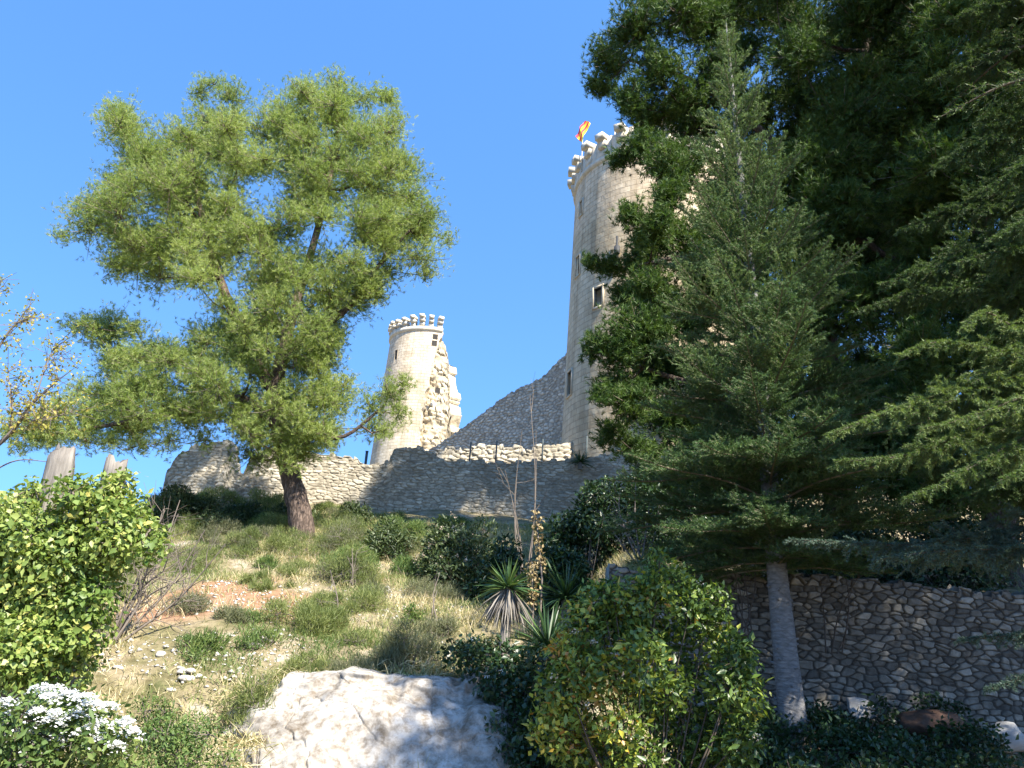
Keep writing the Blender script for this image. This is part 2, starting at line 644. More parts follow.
def axis(fine0, fine1, step, far):
    a = np.arange(fine0, fine1 + 1e-6, step)
    out = [fine0]
    st = step
    while out[-1] > -far:
        st *= 1.35
        out.append(out[-1] - st)
    lo = out[:0:-1]
    out = [fine1]
    st = step
    while out[-1] < far:
        st *= 1.35
        out.append(out[-1] + st)
    return np.concatenate([lo, a, out[1:]])


def grid_faces(nu, nv):
    i = np.arange(nu - 1)[:, None] * nv + np.arange(nv - 1)[None, :]
    i = i.ravel()
    return np.stack([i, i + nv, i + nv + 1, i + 1], 1)


xs = axis(-16, 16, 0.13, 2500)
ys = axis(5, 34, 0.13, 2500)
XX, YY = np.meshgrid(xs, ys, indexing='ij')
ZZ = ground_z(XX, YY)
gp = at(225, 592, 15.5)
e_patch = np.exp(-(((XX - gp[0]) / 2.0) ** 2 + ((YY - gp[1]) / 2.1) ** 2)) + 0.4 * fbm(np.stack([XX, YY, 0 * XX], -1) * .9, 4)
g = G()
g.add(np.stack([XX, YY, ZZ], -1), grid_faces(len(xs), len(ys))[:, ::1])
mgr, t, b, o_ = newmat('bank soil and dry grass')
co = objco(t)
n1 = noise(t, co, 1.1, 8, .68)
n2 = noise(t, co, 7.0, 6, .7)
r1 = ramp(t, [(.28, (.08, .085, .036)), (.42, (.17, .15, .08)), (.56, (.27, .22, .14)), (.70, (.40, .36, .30))])
t.links.new(n1, r1.inputs[0])
r2 = ramp(t, [(.3, (.6, .58, .55)), (.65, (1.15, 1.15, 1.15))])
t.links.new(n2, r2.inputs[0])
c = mixc(t, r1.outputs[0], r2.outputs[0], 1.0, 'MULTIPLY')
er = ramp(t, [(.25, (0, 0, 0)), (.55, (1, 1, 1))])
t.links.new(attr(t, 'earth'), er.inputs[0])
ecol = ramp(t, [(.3, (.20, .105, .06)), (.7, (.34, .205, .125))])
t.links.new(n2, ecol.inputs[0])
c = mixc(t, c, ecol.outputs[0], er.outputs[0])
t.links.new(c, b.inputs['Base Color'])
b.inputs['Roughness'].default_value = 1
b.inputs['Specular IOR Level'].default_value = 0.05
bump(t, b, n2, .8, .05)
ground = g.build('ground', mgr, smooth=True, attrs={'earth': e_patch.ravel()})
tag(ground, 'sloping bank of dry grass and reddish earth rising to the castle', 'ground', kind='structure')

# rock face at the foot of the bank
nu, nv = 520, 200
u = np.linspace(-3.6, .7, nu)
vv = np.linspace(0, 1, nv)
U, V_ = np.meshgrid(u, vv, indexing='ij')
topy = 11.75 + 0.35 * fbm(np.stack([U * .8, 0 * U, 0 * U], -1), 3)
Yr = 9.7 + (topy - 9.7) * V_ ** 1.15
top_z = ground_z(u, np.full(nu, 12.2))[:, None] - .02 - .28 * sstep(-2.6, -3.6, U) + .16 * fbm(np.stack([U * 1.7, 0 * U, 0 * U + 8], -1), 4)
Zr = -.15 + (top_z + .15) * (1 - (1 - V_) ** 1.5) * 1.0
P3 = np.stack([U, Yr, Zr], -1)
dn = 0.22 * fbm(P3 * 1.0 + 3, 4) + 0.10 * np.abs(fbm(P3 * np.array([1.6, 2, 2.4]) + 5, 5)) + 0.02 * fbm(P3 * 7.0, 5) + .10 * sstep(.5, .56, vnoise(P3 * np.array([1.2, 1.2, 2.6]) + 11)) * sstep(.35, .7, V_)
ec, _i, _x, _y = worley(U + .25 * fbm(P3 * 1.3, 4), Zr * 1.1 + .25 * fbm(P3 * 1.3 + 6, 4), .75, .42, 91, .45, pn=2.0)
dn -= .03 * (1 - sstep(0, .05, ec)) * sstep(.45, .6, vnoise(P3 * .9 + 20))
dn += .035 * (np.random.default_rng(92).random(512 * 128)[_i] - .5)
dn *= sstep(0, .08, V_) * 0.9 + .1
P3[..., 1] -= dn * .75
P3[..., 2] += dn * .45
edge_in = np.minimum(sstep(-3.6, -2.7, U + .9 * fbm(np.stack([V_ * 3, U * .5, 0 * U], -1), 3)), sstep(.7, .1, U))
P3[..., 1] += (1 - edge_in) * 1.1
P3[..., 1] += sstep(.86, 1, V_) * .7 + .35 * sstep(.5, 1, V_) * fbm(np.stack([U * 2.2, 0 * U, 0 * U + 5], -1), 4)
P3[..., 2] -= sstep(.95, 1, V_) * .35
g = G()
g.add(P3, grid_faces(nu, nv))
mr_, t, b, o_ = newmat('pale limestone rock')
co = objco(t)
n1 = noise(t, co, 1.3, 8, .65)
n2 = noise(t, co, 9, 7, .7)
r1 = ramp(t, [(.32, (.18, .155, .125)), (.46, (.33, .305, .27)), (.62, (.46, .435, .395))])
t.links.new(n1, r1.inputs[0])
r2 = ramp(t, [(.36, (.50, .44, .37)), (.58, (1.0, 1.0, 1.0))])
t.links.new(n2, r2.inputs[0])
t.links.new(mixc(t, r1.outputs[0], r2.outputs[0], 1.0, 'MULTIPLY'), b.inputs['Base Color'])
b.inputs['Roughness'].default_value = .95
b.inputs['Specular IOR Level'].default_value = .1
bump(t, b, n2, .5, .02)
tag(g.build('rock_face', mr_, smooth=True), 'pale limestone rock face at the foot of the grassy bank', 'rock face', kind='structure')


# ------------------------------------------------------------------ masonry height fields
def masonry(path, zb, zt, du, dv, su, sv, depth, thick, seed, gap=.16, course=.3, pn=3.0, warp=.05, topn=.05):
    """path: (n,2) plan polyline (front face, outward = right of travel turned to the viewer), zb/zt: functions of arc length.
    Returns a closed G and attributes."""
    path = np.asarray(path, float)
    seg = np.linalg.norm(np.diff(path, axis=0), axis=1)
    S = np.concatenate([[0], np.cumsum(seg)])
    nu = int(S[-1] / du) + 2
    s = np.linspace(0, S[-1], nu)
    px = np.interp(s, S, path[:, 0])
    py = np.interp(s, S, path[:, 1])
    tx, ty = np.gradient(px, s), np.gradient(py, s)
    nl = np.hypot(tx, ty)
    nx, ny = ty / nl, -tx / nl           # to the right of travel (towards the viewer when travelling +x)
    zbv, ztv = zb(s), zt(s)
    nv = int((ztv - zbv).max() / dv) + 2
    T = np.linspace(0, 1, nv)
    z = zbv[:, None] + (ztv - zbv)[:, None] * T[None]
    Sg = np.repeat(s[:, None], nv, 1)
    wq = fbm(np.stack([Sg * 1.5, z * 1.5, 0 * z + seed], -1), 5)
    e, idd, ox, oy = worley(Sg + warp * wq, z + warp * .6 * fbm(np.stack([Sg * 1.5, z * 1.5, 0 * z + seed + 9], -1), 5), su, sv, seed, course, pn=pn)
    r = np.random.default_rng(seed + 1)
    tb = r.random((512 * 128, 4))
    m = sstep(0.0, gap, e)
    d = depth * m * (.55 + .6 * tb[idd, 0]) + depth * .5 * m * ((tb[idd, 1] - .5) * ox + (tb[idd, 2] - .5) * oy)
    d = d + depth * .3 * fbm(np.stack([Sg / su * 1.7, z / sv * 1.7, 0 * z], -1), 3) * m + depth * .8 * fbm(np.stack([Sg * .5, z * .5, 0 * z + 4], -1), 2)
    # stones of the top course step up and down
    ztop_step = (tb[idd[:, -1], 3] - .5) * topn * 2
    z = z + (sstep(1 - 2.0 * sv / np.maximum(ztv - zbv, .1)[:, None] - 1e-3, 1, T[None])) * ztop_step[:, None]
    F = np.stack([px[:, None] + nx[:, None] * d, py[:, None] + ny[:, None] * d, z], -1)
    # top strip going back, then the back face
    back = []
    for k, q in enumerate((.3, .65, 1.0)):
        zz = z[:, -1] + .4 * topn * r.normal(size=nu) * (1 if k < 2 else 0)
        back.append(np.stack([px - nx * thick * q, py - ny * thick * q, zz], -1))
    back.append(np.stack([px - nx * thick, py - ny * thick, zbv], -1))
    A = np.concatenate([F, np.stack(back, 1)], 1)
    n2 = nv + 4
    val = np.concatenate([tb[idd, 0] * .6 + tb[idd, 3] * .4, np.repeat((tb[idd[:, -1], 0] * .6 + tb[idd[:, -1], 3] * .4)[:, None], 4, 1)], 1)
    gg = np.concatenate([m, np.ones((nu, 4))], 1)
    g = G()
    fc = grid_faces(nu, n2)
    g.add(A, fc, val.ravel())
    for row in (0, nu - 1):     # end caps
        idx = row * n2 + np.arange(n2)
        pairs = [[idx[k], idx[k + 1], idx[-1]] for k in range(n2 - 2)]
        g.f.append(np.array(pairs))
    return g, gg.ravel()


# retaining wall at the right, individually bulging stones
RWY = 13.12
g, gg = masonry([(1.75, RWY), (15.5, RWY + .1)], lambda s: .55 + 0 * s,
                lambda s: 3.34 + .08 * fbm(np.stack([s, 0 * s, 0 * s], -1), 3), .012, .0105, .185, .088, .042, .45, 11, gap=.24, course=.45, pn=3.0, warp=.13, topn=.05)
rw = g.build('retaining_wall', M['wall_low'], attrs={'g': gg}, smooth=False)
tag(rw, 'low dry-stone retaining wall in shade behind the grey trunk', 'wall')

# ruined wall across the bank
WY = 31.0
tops = [(158, 512), (163, 480), (172, 462), (182, 452), (205, 443), (230, 443), (234, 470), (244, 473), (250, 458), (266, 449), (300, 452), (350, 456), (368, 466), (388, 463),
        (394, 451), (418, 447), (432, 451), (440, 460), (470, 462), (510, 462), (560, 460), (590, 456), (660, 452), (760, 455), (900, 470), (1100, 480)]
tp = np.array([at(a, b_, WY) for a, b_ in tops])
x0, x1 = tp[0, 0], 8.5


def ztop_ruin(s):
    x = x0 + s
    return np.interp(x, tp[:, 0], tp[:, 2]) + .1 * fbm(np.stack([x * 1.6, 0 * x, 0 * x + 2], -1), 3)


g, gg = masonry([(x0, WY), (x1, WY)], lambda s: 5.0 + 0 * s - 1.6 * sstep(5, 0, s), ztop_ruin, .028, .024, .33, .115, .05, 1.0, 21, gap=.2, course=.32, pn=3.2, warp=.16, topn=.10)
tag(g.build('ruined_wall', M['wall_rubble'], attrs={'g': gg}), 'long ragged ruined stone wall crossing the slope below the towers', 'wall')

# low rubble parapet behind it, sunlit at its left end
pp = np.array([at(a, b_, 36.0) for a, b_ in [(436, 448), (470, 447), (520, 448), (560, 445), (600, 440), (640, 436), (760, 440)]])
g, gg = masonry([(pp[0, 0], 36.0), (pp[-1, 0], 36.0)], lambda s: 9.2 + 0 * s,
                lambda s: np.interp(pp[0, 0] + s, pp[:, 0], pp[:, 2]) + .12 * fbm(np.stack([s * 1.4, 0 * s, 0 * s], -1), 3), .05, .05, .35, .2, .12, .9, 31, gap=.25, course=.45, pn=2.5, warp=.15, topn=.12)
tag(g.build('rubble_parapet', M['wall_rubble'], attrs={'g': gg}), 'low rubble parapet seen just above the ruined wall, below the sloping wall', 'wall')

# sloping curtain wall between the two towers
cw = [(428, 452, 47), (440, 444, 46.6), (460, 430, 45.9), (480, 415, 45.2), (500, 400, 44.5), (520, 387, 43.8), (530, 383, 43.4), (545, 375, 42.9), (560, 361, 42.4), (575, 346, 41.8), (600, 330, 41)]
cp = np.array([at(*c) for c in cw])
cS = np.concatenate([[0], np.cumsum(np.linalg.norm(np.diff(cp[:, :2], axis=0), axis=1))])


def zt_cur(s):
    return np.interp(s, cS, cp[:, 2]) + .09 * fbm(np.stack([s * .8, 0 * s, 0 * s + 5], -1), 4)


def zb_cur(s):
    return np.interp(s, cS, cp[:, 1]) * .262 - 1.0 + 0 * s


g, gg = masonry(cp[:, :2], lambda s: np.minimum(zb_cur(s), zt_cur(s) - .6), zt_cur, .05, .045, .27, .17, .075, 1.5, 41, gap=.3, course=.42, pn=2.4, warp=.2, topn=.07)
tag(g.build('curtain_wall', M['curtain'], attrs={'g': gg}), 'grey rubble curtain wall sloping up from the small tower to the big one', 'wall')

# ------------------------------------------------------------------ towers
def cyl_hit(px, py, c, r):
    d = RM @ np.array([(px - 512) / FPX, (384 - py) / FPX, -1.0])
    ox, oy = CAMPOS[0] - c[0], CAMPOS[1] - c[1]
    A = d[0] ** 2 + d[1] ** 2
    B = 2 * (ox * d[0] + oy * d[1])
    Cc = ox * ox + oy * oy - r * r
    disc = max(B * B - 4 * A * Cc, 0)
    tt = (-B - math.sqrt(disc)) / (2 * A)
    p = CAMPOS + d * tt
    th = math.atan2(p[0] - c[0], -(p[1] - c[1]))     # 0 = towards -Y, + = right
    return th, p[2]


def tower_shell(root, c, r_of, zb, zt, wins, mat, ztop_fn=None, nth=160, nz=60):
    """closed cylinder with real window recesses"""
    ths = list(np.linspace(-math.pi, math.pi, nth + 1)[:-1])
    zs = list(np.linspace(zb, zt, nz))
    for (th, z, hw, hh) in wins:
        ths = [a for a in ths if abs(a - th) > hw * 1.02] + [th - hw, th + hw]
        zs = [q for q in zs if not (abs(q - (z - hh)) < .06 or abs(q - (z + hh)) < .06)] + [z - hh, z + hh]
    ths = np.array(sorted(ths))
    zs = np.array(sorted(zs))
    n = len(ths)
    T, Zg = np.meshgrid(ths, zs, indexing='ij')
    R = r_of(Zg)
    Vv = np.stack([c[0] + R * np.sin(T), c[1] - R * np.cos(T), Zg], -1)
    UV = np.stack([T * r_of(zb), Zg], -1).reshape(-1, 2)
    nzz = len(zs)
    F = []
    for i in range(n):
        i2 = (i + 1) % n
        tm = (ths[i] + ths[i2]) / 2 if i2 else 99
        for k in range(nzz - 1):
            zm = (zs[k] + zs[k + 1]) / 2
            if any(abs(tm - w_[0]) < w_[2] and abs(zm - w_[1]) < w_[3] for w_ in wins):
                continue
            F.append((i * nzz + k, i2 * nzz + k, i2 * nzz + k + 1, i * nzz + k + 1))
    g = G()
    g.add(Vv, F)
    g.f.append(np.array([[i * nzz + nzz - 1 for i in range(n)]]))
    wall = g.build('wall', mat, root, smooth=False, uv=UV)
    return wall


def window(root, c, r_of, th, z, hw, hh, glass=False, frame=True, depth=.55):
    r = float(r_of(z))
    q = np.array([math.sin(th), -math.cos(th)])
    tt = np.array([math.cos(th), math.sin(th)])
    w_ = hw * r

    def P(a, b_, dd):
        p = np.array(c) + q * (r + dd) + tt * a
        return (p[0], p[1], b_)
    g = G()
    a0, a1, z0, z1 = -w_, w_, z - hh, z + hh
    o, i = .02, -depth
    V = [P(a0, z0, o), P(a1, z0, o), P(a1, z1, o), P(a0, z1, o), P(a0, z0, i), P(a1, z0, i), P(a1, z1, i), P(a0, z1, i)]
    g.add(V, [(0, 1, 5, 4), (1, 2, 6, 5), (2, 3, 7, 6), (3, 0, 4, 7)])
    win = g.build('window', M['sill'], root)
    g = G()
    i += .003
    g.add([P(a0, z0, i), P(a1, z0, i), P(a1, z1, i), P(a0, z1, i)], [(0, 1, 2, 3)])
    g.build('pane' if glass else 'opening', M['glass'] if glass else M['hole'], win)
    if frame:
        g = G()
        f = .10
        for (b0, b1, y0, y1) in ((a0 - f, a0, z0 - f, z1 + f), (a1, a1 + f, z0 - f, z1 + f), (a0, a1, z1, z1 + f), (a0, a1, z0 - f, z0)):
            V = [P(b0, y0, .06), P(b1, y0, .06), P(b1, y1, .06), P(b0, y1, .06), P(b0, y0, -.2), P(b1, y0, -.2), P(b1, y1, -.2), P(b0, y1, -.2)]
            g.add(V, [(0, 1, 2, 3), (0, 4, 5, 1), (1, 5, 6, 2), (2, 6, 7, 3), (3, 7, 4, 0)])
        g.build('frame', M['sill'], win)


def corbel_mesh(sc, rng, steps=3, h=.5, wd=.42, out0=.35, outs=.28, rounded=True):
    g = G()
    for k in range(steps):
        z0 = k * h
        x1 = out0 + outs * k
        box(g, -.5, x1, -wd / 2, wd / 2, z0 + .02 * k, z0 + h - .05, .5, .012, rng)
    for lst in (g.v,):
        for q in range(len(lst)):
            lst[q] = lst[q] * sc
    return g


# big keep
BC = at(660, 300, 38.0)[:2]
BR = 4.62
zt_big = at(660, 139, 38.0 - BR)[2]


def r_big(z):
    return BR + .036 * (zt_big - np.asarray(z, float)) * .55


root = thing('castle_tower', (BC[0], BC[1], 9.0), 'tall round cream stone tower rising behind the dark pines, with a flag on top', 'tower')
wn = []
for (px, py, hw, hh, gl) in [(581.5, 208, .035, .42, False), (579.5, 266, .05, .55, False), (600, 298, .055, .5, True), (573.5, 384, .06, .62, False)]:
    th, z = cyl_hit(px, py, BC, float(r_big(25)) + .0)
    wn.append((th, z, hw, hh, gl))
M['keep'] = ashlar_mat('keep ashlar', (.50, .42, .295), (.60, .51, .365), (.41, .34, .24), .62, .31, zt=at(600, 215, 35)[2] - 9.0)
tower_shell(root, BC, r_big, 9.0, zt_big, [w_[:4] for w_ in wn], M['keep'])
for (th, z, hw, hh, gl) in wn:
    window(root, BC, r_big, th, z, hw, hh, gl)
g = G()
thr = np.linspace(-math.pi, math.pi, 121)
prof = [(0, .0), (.14, .06), (.14, .30), (0, .34)]
ring = np.array([[(BC[0] + (BR + a) * math.sin(t_), BC[1] - (BR + a) * math.cos(t_), zt_big - .45 + b_) for a, b_ in prof] for t_ in thr])
g.add(ring, grid_faces(121, 4))
g.build('string_course', M['corbel'], root)
# parapet behind the corbels
g = G()
prr = np.random.default_rng(5)
for k in range(60):
    a0, a1 = -math.pi + k * 2 * math.pi / 60, -math.pi + (k + 1) * 2 * math.pi / 60
    hh = 1.05 + .12 * prr.normal()
    V = [(BC[0] + rr * math.sin(a), BC[1] - rr * math.cos(a), zt_big - .12 + q) for a in (a0, a1) for rr in (BR - .5, BR + .1) for q in (0, hh)]
    g.add(V, [(0, 1, 3, 2), (4, 6, 7, 5), (0, 4, 5, 1), (2, 3, 7, 6), (1, 5, 7, 3)])
g.build('parapet', M['corbel'], root)
rc = np.random.default_rng(3)
NB = 26
base_c = corbel_mesh(1.0, rc, 3, .42, .50, .10, .2).build('corbel', M['corbel'], None)
for k in range(NB):
    o = base_c if k == 0 else base_c.copy()
    if k:
        COL.objects.link(o)
    a = -math.pi + (k + .5) * 2 * math.pi / NB
    o.parent = root
    o.location = (BR * math.sin(a), -BR * math.cos(a), zt_big - 9.0 - .1 + .06 * rc.normal())
    o.rotation_euler = (0, .03 * rc.normal(), a - math.pi / 2)
# wall lantern
th, z = cyl_hit(619, 262, BC, float(r_big(24)))
q = np.array([BC[0] + (float(r_big(z)) + .16) * math.sin(th), BC[1] - (float(r_big(z)) + .16) * math.cos(th)])
g = G()
tube(g, [(q[0], q[1], z - .5), (q[0], q[1], z + 1.3)], [.06, .06], 6)
tube(g, [(q[0], q[1], z + .35), (q[0], q[1], z + .75)], [.15, .15], 6)
g.build('lantern', M['metal'], root)
g = G()
mp = at(615, 130, 36.0)
tube(g, [(mp[0], mp[1], zt_big), (mp[0], mp[1], zt_big + 2.8)], [.04, .03], 6)
g.build('mast', M['sill'], root)

# flag
fb = at(582, 152, 36.4)
ft = at(584, 118, 36.4)
root = thing('flag', (fb[0], fb[1], zt_big - .1), 'small red and yellow flag flying from a pole on the tall tower', 'flag')
g = G()
tube(g, [(fb[0], fb[1], zt_big - .1), (fb[0] + .02, fb[1] + .1, ft[2] - .25)], [.03, .018], 6)
g.build('pole', M['sill'], root)
# cloth: hangs as a slanting pennant of long stripes
ca, cb, cc_, cd = at(575.5, 136, 36.4), at(584.5, 120, 36.4), at(590, 123.5, 36.4), at(581.5, 142, 36.4)
ns, nl = 4, 14
for kk, mt in ((0, 'flag_red'), (1, 'flag_yellow'), (2, 'flag_red'), (3, 'flag_yellow')):
    g = G()
    rows = []
    for i in range(nl):
        u_ = i / (nl - 1)
        row = []
        for j in (kk / ns, (kk + 1) / ns):
            A = ca * (1 - u_) + cb * u_
            B = cd * (1 - u_) + cc_ * u_
            p = A * (1 - j) + B * j
            p = p + np.array([0.04 * math.sin(7 * u_ + 2 * j), .09 * math.sin(9 * u_ + 3 * j), .03 * math.sin(5 * u_)])
            row.append(p)
        rows.append(row)
    rows = np.array(rows)
    th_ = np.array([0, .012, 0])
    g.add(rows, grid_faces(nl, 2))
    g.add(rows + th_, grid_faces(nl, 2)[:, ::-1])
    g.build('red_stripe' if 'red' in mt else 'yellow_stripe', M[mt], root)

# broken small tower
LC = at(431, 330, 91.0)[:2]
LR = 4.75
zt_s = at(431, 327, 91.0 - LR)[2]
zb_s = 21.0
root = thing('castle_tower', (LC[0], LC[1], zb_s), 'smaller round cream tower, broken open on its right side, beyond the ruined wall', 'tower')
M['smalltower'] = ashlar_mat('small tower ashlar', (.49, .42, .31), (.62, .54, .405), (.40, .34, .245), .7, .36, zt=at(431, 372, 86)[2] - zb_s)


def r_s(z):
    return LR + .045 * (zt_s - np.asarray(z, float))


nth, nz = 150, 150
zz = np.linspace(0, 1, nz)
tt = np.linspace(0, 1, nth)
zabs = zb_s + (zt_s - zb_s) * zz
rg = np.random.default_rng(9)


def edge_front(z):     # right-hand broken edge of the front wall (angle)
    k = (z - zb_s) / (zt_s - zb_s)
    e = np.interp(k, [0, .2, .45, .7, .9, 1], [.06, .10, .10, .20, .36, .40])
    return e + .06 * fbm(np.stack([z * .9, 0 * z, 0 * z], -1), 3)


def edge_back(z):
    k = (z - zb_s) / (zt_s - zb_s)
    e = np.interp(k, [0, .15, .3, .42, .52, .62, .75, .85, 1], [-4.35, -4.3, -4.1, -3.98, -4.05, -4.22, -4.1, -3.95, -3.85])
    return e + .22 * (np.round(3 * vnoise(np.stack([z * .8, 0 * z + 3.3, 0 * z], -1))) / 3 - .5)


T, Zg = np.meshgrid(tt, zabs, indexing='ij')
TH = edge_front(Zg) * (1 - T) + edge_back(Zg) * T
# broken top on the hidden / right-hand side
cut = np.interp(T[:, 0], [0, .60, .68, .76, .88, 1.0], [0, 0, -.3, -.8, -1.2, -1.8]) + .5 * (vnoise(np.stack([T[:, 0] * 40, 0 * T[:, 0], 0 * T[:, 0]], -1)) - .5) * (T[:, 0] > .6)
Zc = zb_s + (Zg - zb_s) * ((zt_s + cut - zb_s) / (zt_s - zb_s))[:, None]
Ro = r_s(Zc)
Po = np.stack([LC[0] + Ro * np.sin(TH), LC[1] - Ro * np.cos(TH), Zc], -1)
g = G()
g.add(Po, grid_faces(nth, nz)[:, ::-1])
uv = np.stack([TH * LR, Zc], -1).reshape(-1, 2)
g.build('wall', M['smalltower'], root, uv=uv)
# inner rubble face, thickness ~2 m, plus the ragged ends and the top
Sg = TH * (LR - 2)
e, idd, ox, oy = worley(Sg + .3 * fbm(np.stack([Sg * .7, Zc * .7, 0 * Zc], -1), 3), Zc, .75, .55, 77, .45, pn=2.3)
tb = np.random.default_rng(78).random((512 * 128, 3))
mm = sstep(0, .3, e)
dd = .45 * mm * tb[idd, 0] + .8 * fbm(np.stack([Sg * .35, Zc * .35, 0 * Zc + 3], -1), 4)
Ri = np.clip(LR - 1.7 - dd, 1.0, LR - .6)
Pi = np.stack([LC[0] + Ri * np.sin(TH), LC[1] - Ri * np.cos(TH), Zc - .3 * (Zc > zt_s - 1)], -1)
layers = []
gq = G()
gq.add(Pi, grid_faces(nth, nz), (tb[idd, 0] * .5 + .5 * tb[idd, 1]).ravel())
ga = [mm.ravel()]
for row in (0, nth - 1):
    ns_ = 7
    S_ = np.linspace(0, 1, ns_)[:, None, None]
    strip = Po[row][None] * (1 - S_) + Pi[row][None] * S_
    nzr = np.random.default_rng(row + 5)
    amp = .55 * np.sin(math.pi * np.linspace(.12, .88, ns_))[:, None, None]
    blk = fbm(np.stack([np.repeat(np.linspace(0, 2, ns_)[:, None], nz, 1), np.repeat(Zc[row][None], ns_, 0) * 1.3, np.zeros((ns_, nz)) + row], -1), 3)
    strip[1:-1] += (blk[:, :, None] * amp * np.array([1.0, .6, .3]))[1:-1]
    gq.add(strip, grid_faces(ns_, nz), nzr.random((ns_, nz)).ravel())
    ga.append(np.ones(ns_ * nz))
top = np.stack([Po[:, -1], Pi[:, -1] * [1, 1, 0] + Po[:, -1] * [0, 0, 1]], 1)
gq.add(top, grid_faces(nth, 2), .5)
ga.append(np.ones(nth * 2))
gq.build('rubble_core', M['rubble'], root, attrs={'g': np.concatenate(ga)})
# tumbled core still standing against the broken side
g = G()
nu_, nv_ = 60, 130
A_, B_ = np.meshgrid(np.linspace(0, 1, nu_), np.linspace(0, 1, nv_), indexing='ij')
hz = np.interp(A_, [0, .4, .55, .66, .76, .85, 1], [19.4, 18.9, 18.3, 17.0, 14.6, 9.5, 2.5])
Zm = zb_s - 1 + hz * B_
wdt = np.interp(B_, [0, .4, .75, 1], [1.0, .93, 1.0, .86])
bx_ = LC[0] + .2 + A_ * 4.0 * wdt
by_ = LC[1] - 3.9 + 1.9 * A_ ** 2 + 1.4 * B_
bp = np.stack([bx_, by_, Zm], -1)
e, idd2, ox, oy = worley(bx_ + .3 * fbm(bp * .8, 3), Zm, .7, .5, 83, .45, pn=2.3)
m2 = sstep(0, .3, e)
dsp = .4 * m2 * tb[idd2, 0] + .9 * fbm(bp * .5 + 4, 4)
bp[..., 1] -= dsp
bp[..., 0] += .35 * fbm(bp * .8 + 8, 3) + .3 * (np.round(2 * vnoise(bp * np.array([.2, .2, .9]))) - 1) * A_
g.add(bp, grid_faces(nu_, nv_), (tb[idd2, 0]).ravel())
n0 = g.n
bk = bp.copy()
bk[..., 1] = LC[1] - .5
g.add(bk, grid_faces(nu_, nv_)[:, ::-1], .5)
edge_loop = list(range(nv_ - 1, nu_ * nv_, nv_))
g.f.append(np.array([[edge_loop[k], edge_loop[k + 1], edge_loop[k + 1] + n0, edge_loop[k] + n0] for k in range(nu_ - 1)]))
el2 = [(nu_ - 1) * nv_ + k for k in range(nv_)]
g.f.append(np.array([[el2[k], el2[k + 1], el2[k + 1] + n0, el2[k] + n0] for k in range(nv_ - 1)]))
g.build('broken_core', M['rubble'], root, attrs={'g': np.concatenate([m2.ravel(), np.ones(nu_ * nv_)])})
for (px, py) in [(435.5, 336.5), (434.5, 343), (437, 391)]:
    th, z = cyl_hit(px, py, LC, float(r_s(zt_s - 4)))
    window(root, LC, lambda q: r_s(q) + .03, th, z, .06, .32, False, False, .02)
for (px, py) in [(396, 357)]:
    th, z = cyl_hit(px, py, LC, float(r_s(zt_s - 4)))
    window(root, LC, lambda q: r_s(q) + .03, th, z, .05, .9, False, False, .02)
g = G()
thr = np.linspace(.40, -3.2, 90)
ring = np.array([[(LC[0] + (LR + a) * math.sin(t_), LC[1] - (LR + a) * math.cos(t_), zt_s - .5 + b_) for a, b_ in [(0, 0), (.22, .1), (.22, .5), (-.1, .55)]] for t_ in thr])
g.add(ring, grid_faces(90, 4)[:, ::-1])
g.build('string_course', M['corbel'], root)
base_c = corbel_mesh(1.0, rc, 3, .46, .58, .10, .2).build('corbel', M['smalltower' if False else 'corbel'], None)
k = 0
for a in np.arange(.33, -3.3, -.228):
    o = base_c if k == 0 else base_c.copy()
    if k:
        COL.objects.link(o)
    o.parent = root
    o.location = (LR * math.sin(a), -LR * math.cos(a), zt_s - zb_s + .02 + .08 * rc.normal())
    o.rotation_euler = (0, .04 * rc.normal(), a - math.pi / 2)
    k += 1

# ------------------------------------------------------------------ fence on the terrace
root = thing('wire_fence', at(497, 460, 34.2), 'thin wire fence on dark posts behind the top of the ruined wall', 'fence')
posts = [(471, 442), (497, 441), (543, 439), (587, 436)]
prev = None
gw = G()
for (px, py) in posts:
    p = at(px, py, 34.2)
    g = G()
    box(g, p[0] - .035, p[0] + .035, p[1] - .035, p[1] + .035, p[2] - 1.3, p[2])
    g.build('post', M['post'], root)
    if prev is not None:
        for dz in (.06, .4):
            sticks(gw, prev - [0, 0, dz], p - [0, 0, dz], .006, .006)
    prev = p
gw.build('wire', M['post'], root)
p = at(367, 452, 33.4)
g = G()
box(g, p[0] - .05, p[0] + .05, p[1] - .05, p[1] + .05, 8.6, p[2])
box(g, p[0] - .06, p[0] + .06, p[1] - .06, p[1] + .06, p[2], p[2] + .04)
tag(g.build('fence_post', M['post'], None, origin=(p[0], p[1], 8.6)), 'lone dark metal post just left of the foot of the smaller tower', 'post')


